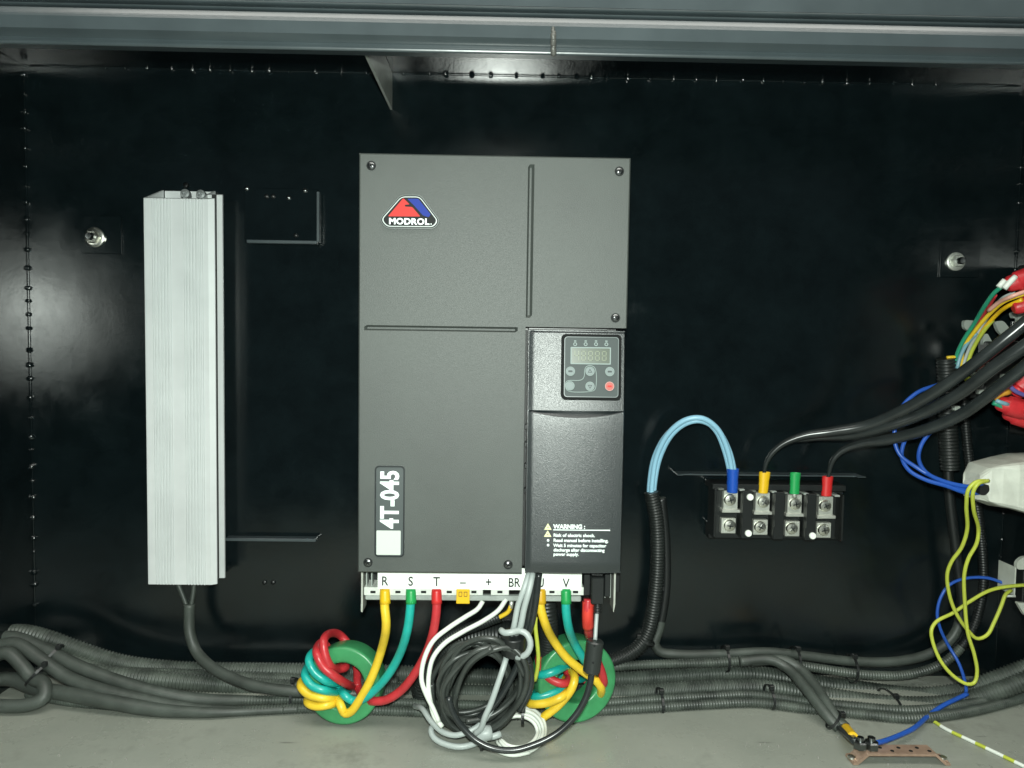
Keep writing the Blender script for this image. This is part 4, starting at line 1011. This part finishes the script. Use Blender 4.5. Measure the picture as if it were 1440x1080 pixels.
# corrugated sleeve with a yellow wire behind the white wires
ys = thing('yellow_wire_conduit', 'black corrugated sleeve behind the white wires with a yellow wire at its end', 'conduit', P(640, 890, TY+.02))
tube('sleeve', [P(703, 867, TY+.012), P(680, 876, TY+.014), P(648, 888, TY+.018), P(620, 905, TY+.022), P(606, 928, TY+.03), P(601, 955, TY+.045), P(606, 985, TY+.06)], .0068, 'conduit2', ys, corr=.0009, pitch=.0032, seg=12)
tube('wire', [P(695, 871, TY+.012), P(706, 866, TY+.010), P(715, 860, TY+.008), P(718.5, 852, TY+.006)], .0027, 'yellow', ys, seg=8)
tube('lug', [P(718.5, 855, TY+.006), P(719.5, 845, TY+.006)], .0026, 'zinc', ys, seg=8)
tag(tube('corrugated_conduit', [P(735, 890, -.155), P(700, 893, -.15), P(660, 898, -.14), P(628, 910, -.125), P(606, 935, -.11), P(596, 965, -.10), P(600, 985, -.095)], .0165, 'conduit2', corr=.0012, pitch=.0042, seg=16), 'wide dark corrugated conduit curving behind the black coil', 'conduit', 'conduits along the floor')
tag(tube('corrugated_conduit', [P(768, 842, -.15), P(770, 865, -.15), P(771, 900, -.14), P(764, 935, -.12), P(752, 962, -.10)], .0125, 'conduit2', corr=.0012, pitch=.0042, seg=16), 'upright dark conduit behind the yellow cable of terminal U', 'conduit', 'conduits along the floor')
tag(tube('yellow_wire', [P(753, 868, TY-.004), P(753, 882, TY-.004), P(755.5, 905, TY-.002), P(757, 925, TY), P(755, 945, TY+.004), P(752, 957, TY+.006)], .0025, 'ygwire', seg=8), 'short thin pale yellow wire between the black coil and right green ring', 'wire')

# monitor lead with its round filter
ml = thing('monitor_lead', 'black plug lead with cylindrical filter hanging from the right socket', 'cable', P(838, 930, TY-.012))
MY = TY-.018
box('plug', (P(831, 815, TY-.004).x, TY-.010, P(840, 848, TY-.004).z), (P(849, 815, TY-.004).x, TY+.02, P(840, 810, TY-.004).z), 'blackp', ml, .0012)
box('socket_face', (P(831.5, 815, TY).x, TY-.0006, P(840, 826, TY).z), (P(848, 815, TY).x, TY+.02, P(840, 806, TY).z), 'blackp', ml, .0006)
tube('strain_relief', [P(840.5, 846, TY-.004), P(840, 862, TY-.006)], .0050, 'blackp', ml, corr=.0012, pitch=.003, seg=12)
tube('thin_lead', [P(840, 855, TY-.006), P(838.5, 875, TY-.010), P(837, 900, MY)], .0024, 'greyc', ml, seg=8)
lathe('round_filter', [(.0, -.0005), (.0085, 0), (.0100, .0015), (.0100, .036), (.0085, .0375), (.0, .038)], P(831.5, 945, MY), (.10, .0, 1), mat('filter_black', (.020, .024, .023), .33, bump=.08), ml, 28)
for px, py in ((836, 908), (834, 932)):
    q = P(px, py, MY-.0101); lathe('filter_clip', [(.0012, -.002), (.0012, .0006), (0, .0008)], q, (0, -1, 0), 'ink', ml, 8)
tube('lead', [P(832, 944, MY), P(830, 960, MY-.002), P(822, 985, MY-.006), P(806, 1010, MY-.010), P(782, 1032, MY-.014), P(752, 1047, MY-.018), P(722, 1055, MY-.020), P(692, 1052, MY-.020), P(668, 1040, MY-.016), P(650, 1022, MY-.012), P(638, 1004, MY-.010), P(630, 980, MY-.008)], .0037, 'cable', ml, seg=12)

# ------------------------------------------------------------------ right hand side
def lump(name, c_, rad, m, parent, seed=1, amp=.14, rot=(0, 0, 0)):
    random.seed(seed); bm = bmesh.new(); bmesh.ops.create_icosphere(bm, subdivisions=3, radius=1)
    from mathutils import noise
    R_ = Euler(rot).to_matrix()
    for v in bm.verts:
        n_ = noise.noise(v.co*2.2+Vector((seed*3.1, 0, 0))); co = v.co*(1+amp*n_)
        for k in range(3): co[k] = math.copysign(min(1, abs(co[k]))**.75, co[k])
        v.co = R_ @ Vector((co.x*rad[0], co.y*rad[1], co.z*rad[2]))+c_
    return link(name, bm_out(bm, True), m, parent)
rb1 = thing('red_boot_pair', 'upper pair of red insulating boots at the right edge', 'boot', P(1430, 440, -.14), 'red insulating boots')
def boot(px, py, Y, ang, r, ln, parent):
    d_ = Vector((math.cos(ang), -.25, math.sin(ang)))
    c_ = P(px, py, Y)
    b_ = lathe('boot', [(0, 0), (r*.55, .0005), (r*.72, .003), (r*.80, .010), (r, .0125), (r, ln*.55), (r*.92, ln*.58), (r*.92, ln*.64), (r, ln*.67), (r*.97, ln), (0, ln)], c_, d_, 'redcap', parent, 18)
    return b_
boot(1415, 402, -.150, .42, .0125, .05, rb1); boot(1414, 398, -.132, .30, .0105, .05, rb1)
boot(1424, 434, -.140, .35, .0115, .05, rb1)
tube('white_crimp', [P(1412, 406, -.158), P(1420, 397, -.160), P(1428, 389, -.160)], .0034, 'white', rb1, seg=10)
tube('white_crimp', [P(1404, 404, -.150), P(1413, 394, -.152)], .0034, 'white', rb1, seg=10)
rb2 = thing('red_boot_pair', 'lower pair of red insulating boots at the right edge under the black cables', 'boot', P(1430, 590, -.14), 'red insulating boots')
boot(1424, 556, -.135, .95, .0135, .05, rb2); boot(1402, 566, -.146, -.28, .0125, .055, rb2); boot(1412, 580, -.138, -.32, .0110, .05, rb2)
tube('stub', [P(1396, 566, -.15), P(1404, 569, -.152), P(1414, 575, -.152)], .0030, 'green_w', rb2, seg=8)
tube('stub', [P(1398, 561, -.152), P(1406, 555, -.155), P(1420, 551, -.155)], .0034, mat('orange_sleeve', (.55, .26, .03), .4), rb2, seg=8)
tube('stub', [P(1418, 541, -.16), P(1428, 550, -.162), P(1444, 557, -.162)], .0026, 'purple_w', rb2, seg=8)
tube('stub', [P(1400, 563, -.154), P(1408, 566, -.156), P(1418, 569, -.156)], .0026, 'sky_w', rb2, seg=8)
def wire(lab, m, pts, r=.0026, grp='thin wires into the open conduit'):
    return tag(tube('thin_wire', pts, r, m, seg=8), lab, 'wire', grp)
wire('green thin wire rising from the conduit to the upper boots', 'green_w', [P(1343, 520, -.055), P(1346, 498, -.06), P(1354, 480, -.07), P(1370, 455, -.09), P(1385, 430, -.12), P(1398, 412, -.14), P(1410, 402, -.152)])
wire('red thin wire behind the green wire to the upper boots', 'red_w', [P(1346, 515, -.05), P(1356, 490, -.055), P(1376, 455, -.075), P(1390, 432, -.10), P(1400, 415, -.12)], .0022)
wire('yellow thin wire arching to the upper boots', 'yellow', [P(1351, 515, -.058), P(1355, 490, -.065), P(1372, 464, -.085), P(1392, 441, -.11), P(1412, 424, -.135), P(1432, 416, -.15), P(1460, 408, -.155)], .0026)
wire('mustard thin wire below the yellow one to the upper boots', 'lug_y', [P(1360, 515, -.056), P(1366, 495, -.062), P(1382, 465, -.085), P(1402, 442, -.11), P(1418, 430, -.135), P(1438, 421, -.15)], .0026)
wire('pink thin wire along the yellow wire at the upper boots', 'pink_w', [P(1390, 437, -.118), P(1405, 425, -.135), P(1422, 417, -.155), P(1445, 409, -.16), P(1470, 404, -.16)], .0026)
wire('pale yellow green thin wire lowest in the open conduit', 'ygwire', [P(1360, 516, -.060), P(1364, 500, -.064), P(1374, 480, -.075), P(1386, 462, -.09), P(1396, 450, -.10)], .0026)
wire('pale blue thin wire in the mouth of the conduit', 'sky_w', [P(1346, 518, -.062), P(1351, 500, -.064), P(1362, 480, -.072), P(1374, 468, -.08)], .0026)
wire('grey thin wire beside the pale blue one at the conduit', 'greyc', [P(1354, 515, -.060), P(1362, 492, -.066), P(1376, 466, -.08), P(1398, 433, -.10), P(1412, 418, -.12), P(1428, 411, -.13)], .0022)
tag(tube('conduit_collar', [P(1331, 503, -.056), P(1340, 502, -.058), P(1352, 504, -.058), P(1362, 504, -.055)], .0022, 'yellow', seg=8), 'short yellow wire end curled across the mouth of the conduit', 'wire')
q0 = P(1430, 610, -.05); q1 = P(1430, 372, -.05)
box_c = thing('glare_blocker', 'added matt black glare case on the right wall behind the red boots', 'case', Vector((XR-.012, -.2, q0.z)))  # added to block the double-bounce glare in the right corner
box('blocker_body', (XR-.022, -.40, q0.z), (XR-.0008, -.035, q1.z), 'case', box_c, .002)
box('blocker_rib', (XR-.0235, -.39, q0.z+.10), (XR-.0222, -.05, q0.z+.106), 'case', box_c, .0004)
# pale fan guard vanes behind the power cables
fan = thing('fan_guard', 'pale grey curved vanes partly hidden behind the black power cables', 'fan guard', P(1400, 500, -.05))
def vane(pts, Y, parent, m='palegrey'):
    o_ = [(P(a_, b_, Y).x, P(a_, b_, Y).z) for a_, b_ in round_poly(pts, 4, 4)]
    return prism('vane', o_, Y-.003, Y+.003, m, parent)
vane([(1354, 450), (1370, 451), (1372, 459), (1364, 467), (1354, 462)], -.05, fan)
vane([(1397, 452), (1409, 451), (1418, 462), (1419, 471), (1412, 475), (1402, 466)], -.06, fan)
vane([(1381, 470), (1387, 469), (1394, 482), (1393, 493), (1384, 493), (1380, 482)], -.055, fan)
vane([(1420, 440), (1428, 437), (1427, 447), (1423, 448)], -.06, fan)
vane([(1430, 437), (1450, 437), (1450, 452), (1434, 458), (1429, 452)], -.065, fan)
vane([(1428, 478), (1436, 485), (1432, 490), (1426, 487)], -.06, fan)
for px, py, m_ in ((1384, 517, 'red_w'), (1393, 512, 'palegrey'), (1362, 533, 'ygwire'), (1370, 526, 'palegrey'), (1412, 529, 'palegrey'), (1378, 551, 'palegrey'), (1366, 556, 'blackp'), (1334, 565, 'palegrey'), (1344, 574, 'palegrey')):
    q = P(px, py, -.07); box('terminal_chip', (q.x-.004, -.075, q.z-.003), (q.x+.004, -.066, q.z+.003), m_, fan, .001)
q0 = P(1378, 545, -.06); 
box('hub_block', (P(1376, 520, -.05).x, -.065, P(1400, 560, -.06).z), (P(1440, 520, -.05).x, -.045, P(1400, 480, -.06).z), 'blackp', fan, .002)
# white duct at the right with wires
WY = -.15
wd = thing('white_duct', 'crumpled white plastic duct poking in at the right edge', 'duct', P(1410, 720, WY))
bm = bmesh.new(); secs = []
from mathutils import noise
for (px, pt, pb, ya, yb_) in ((1371, 682, 702, WY-.006, WY+.014), (1376, 668, 703, WY-.014, WY+.020), (1386, 656, 706, WY-.022, WY+.026), (1400, 652, 709, WY-.026, WY+.03), (1420, 647, 715, WY-.03, WY+.03), (1442, 645, 722, WY-.032, WY+.032), (1500, 640, 738, WY-.034, WY+.034)):
    a_ = P(px, pt, WY-.01); b_ = P(px, pb, WY-.01)
    o_ = []
    zc_, hh_ = (a_.z+b_.z)/2, (a_.z-b_.z)
    for (u_, v_) in rrect(0, 0, 1, 1, .10, 2):
        n_ = noise.noise(Vector((px*.08, u_*4, v_*4)))*.0040
        o_.append(bm.verts.new((a_.x+n_, (ya+yb_)/2+u_*(yb_-ya)+n_, zc_+v_*hh_+n_)))
    secs.append(o_)
for a_, b_ in zip(secs, secs[1:]):
    for k in range(len(a_)): bm.faces.new((a_[k], a_[(k+1) % len(a_)], b_[(k+1) % len(b_)], b_[k]))
bm.faces.new(secs[0]); bm.faces.new(secs[-1])
link('duct_wall', bm_out(bm, False), 'pale', wd)
q = P(1381, 690, WY-.016)
o_ = [(P(a_, b_, WY-.02).x, P(a_, b_, WY-.02).z) for a_, b_ in round_poly([(1373, 683), (1386, 680), (1387, 689), (1381, 695), (1373, 694)], 3)]
prism('duct_mouth', o_, WY-.0265, WY-.012, 'darkgap', wd)
def bwire(lab, pts): return tag(tube('blue_wire', pts, .0027, 'blue', seg=10), lab, 'wire', 'blue wires into the white duct')
DM = WY-.024
bwire('blue wire sagging furthest left into the white duct', [P(1322, 540, -.06), P(1290, 552, -.07), P(1268, 573, -.075), P(1259, 600, -.078), P(1258, 620, -.08), P(1266, 640, -.085), P(1290, 658, -.10), P(1310, 670, -.11), P(1340, 684, -.135), P(1366, 690, -.155), P(1384, 686, DM)])
bwire('blue wire sagging in the middle into the white duct', [P(1281, 605, -.075), P(1272, 620, -.078), P(1268, 642, -.083), P(1278, 661, -.095), P(1300, 674, -.11), P(1330, 683, -.13), P(1360, 693, -.155), P(1382, 692, DM)])
bwire('blue wire curving down from behind the cables into the white duct', [P(1332, 596, -.07), P(1312, 605, -.075), P(1296, 625, -.08), P(1292, 646, -.09), P(1302, 664, -.105), P(1325, 676, -.125), P(1358, 684, -.15), P(1382, 684, DM)])
def yg(lab, pts): return tag(tube('earth_wire', pts, .0023, 'ygwire', seg=10), lab, 'wire', 'yellow green earth wires')
yg('yellow green wire dropping from the duct, left strand with the wide lower loop', [P(1386, 676, WY-.026), P(1372, 678, WY-.030), P(1362, 688, WY-.028), P(1359, 710, WY-.02), P(1360, 745, -.15), P(1352, 770, -.14), P(1338, 790, -.13), P(1332, 808, -.125), P(1336, 840, -.12), P(1346, 865, -.12), P(1360, 885, -.12), P(1374, 898, -.12), P(1388, 893, -.12), P(1398, 875, -.115), P(1408, 852, -.11), P(1414, 836, -.105), P(1422, 830, -.10)])
yg('yellow green wire dropping from the duct, right strand ending off the right edge', [P(1390, 676, WY-.026), P(1376, 680, WY-.032), P(1369, 690, WY-.030), P(1369, 715, WY-.02), P(1376, 745, -.15), P(1373, 765, -.145), P(1362, 785, -.14), P(1356, 808, -.135), P(1357, 850, -.13), P(1361, 890, -.13), P(1370, 920, -.13), P(1374, 945, -.13), P(1370, 960, -.13), P(1360, 962, -.13), P(1340, 950, -.125), P(1322, 928, -.12), P(1311, 900, -.115), P(1310, 885, -.115), P(1317, 874, -.112), P(1340, 862, -.11), P(1365, 845, -.11), P(1390, 831, -.11), P(1415, 825, -.11), P(1480, 821, -.11)])
# white clamp and pale pipe at the right edge
wc2 = thing('white_clamp', 'white sheet metal clamp on the right wall beside the earth wires', 'clamp', P(1430, 860, -.06))
bx('clamp_edge', 1426, 798, 1430, 838, -.085, -.05, 'pale', wc2, .0006)
vane([(1428, 790), (1436, 783), (1460, 781), (1460, 800), (1428, 800)], -.08, wc2, 'pale')
vane([(1428, 846), (1460, 850), (1460, 866), (1440, 866)], -.08, wc2, 'pale')
tube('clamp_screw', [P(1413, 838, -.075), P(1427, 838, -.075)], .0022, 'zinc', wc2, seg=8, corr=.0005, pitch=.0016)
box('clamp_body', (P(1433, 820, -.07).x, -.078, P(1435, 848, -.07).z), (P(1470, 820, -.07).x, -.05, P(1435, 800, -.07).z), 'blackp', wc2, .001)
tag(lathe('pale_pipe', [(.012, 0), (.0165, 0), (.0172, .002), (.0172, .05), (.0165, .052), (0, .052)], P(1440, 958, -.02)+Vector((.004, .0, -.004)), (.15, -.2, 1), 'pale', n=24), 'pale pipe stub rising behind the conduits at the right corner', 'pipe')

# dust and scraps on the floor
random.seed(11)
bm = bmesh.new()
for i in range(170):
    px, py = random.choice(((random.uniform(20, 420), random.uniform(1010, 1078)), (random.uniform(560, 1180), random.uniform(1030, 1078)), (random.uniform(1080, 1440), random.uniform(1015, 1078))))
    q = PF(px, py, .0003); r_ = random.choice((.0004, .0005, .0006, .0009, .0014))*random.uniform(.8, 1.2)
    s = bmesh.ops.create_icosphere(bm, subdivisions=1, radius=r_); bmesh.ops.translate(bm, verts=s['verts'], vec=q)
d_ = link('floor_grit', bm_out(bm), mat('grit', (.20, .20, .18), .7)); d_['kind'] = 'stuff'; d_['label'] = 'fine grit scattered over the grey floor'; d_['category'] = 'grit'
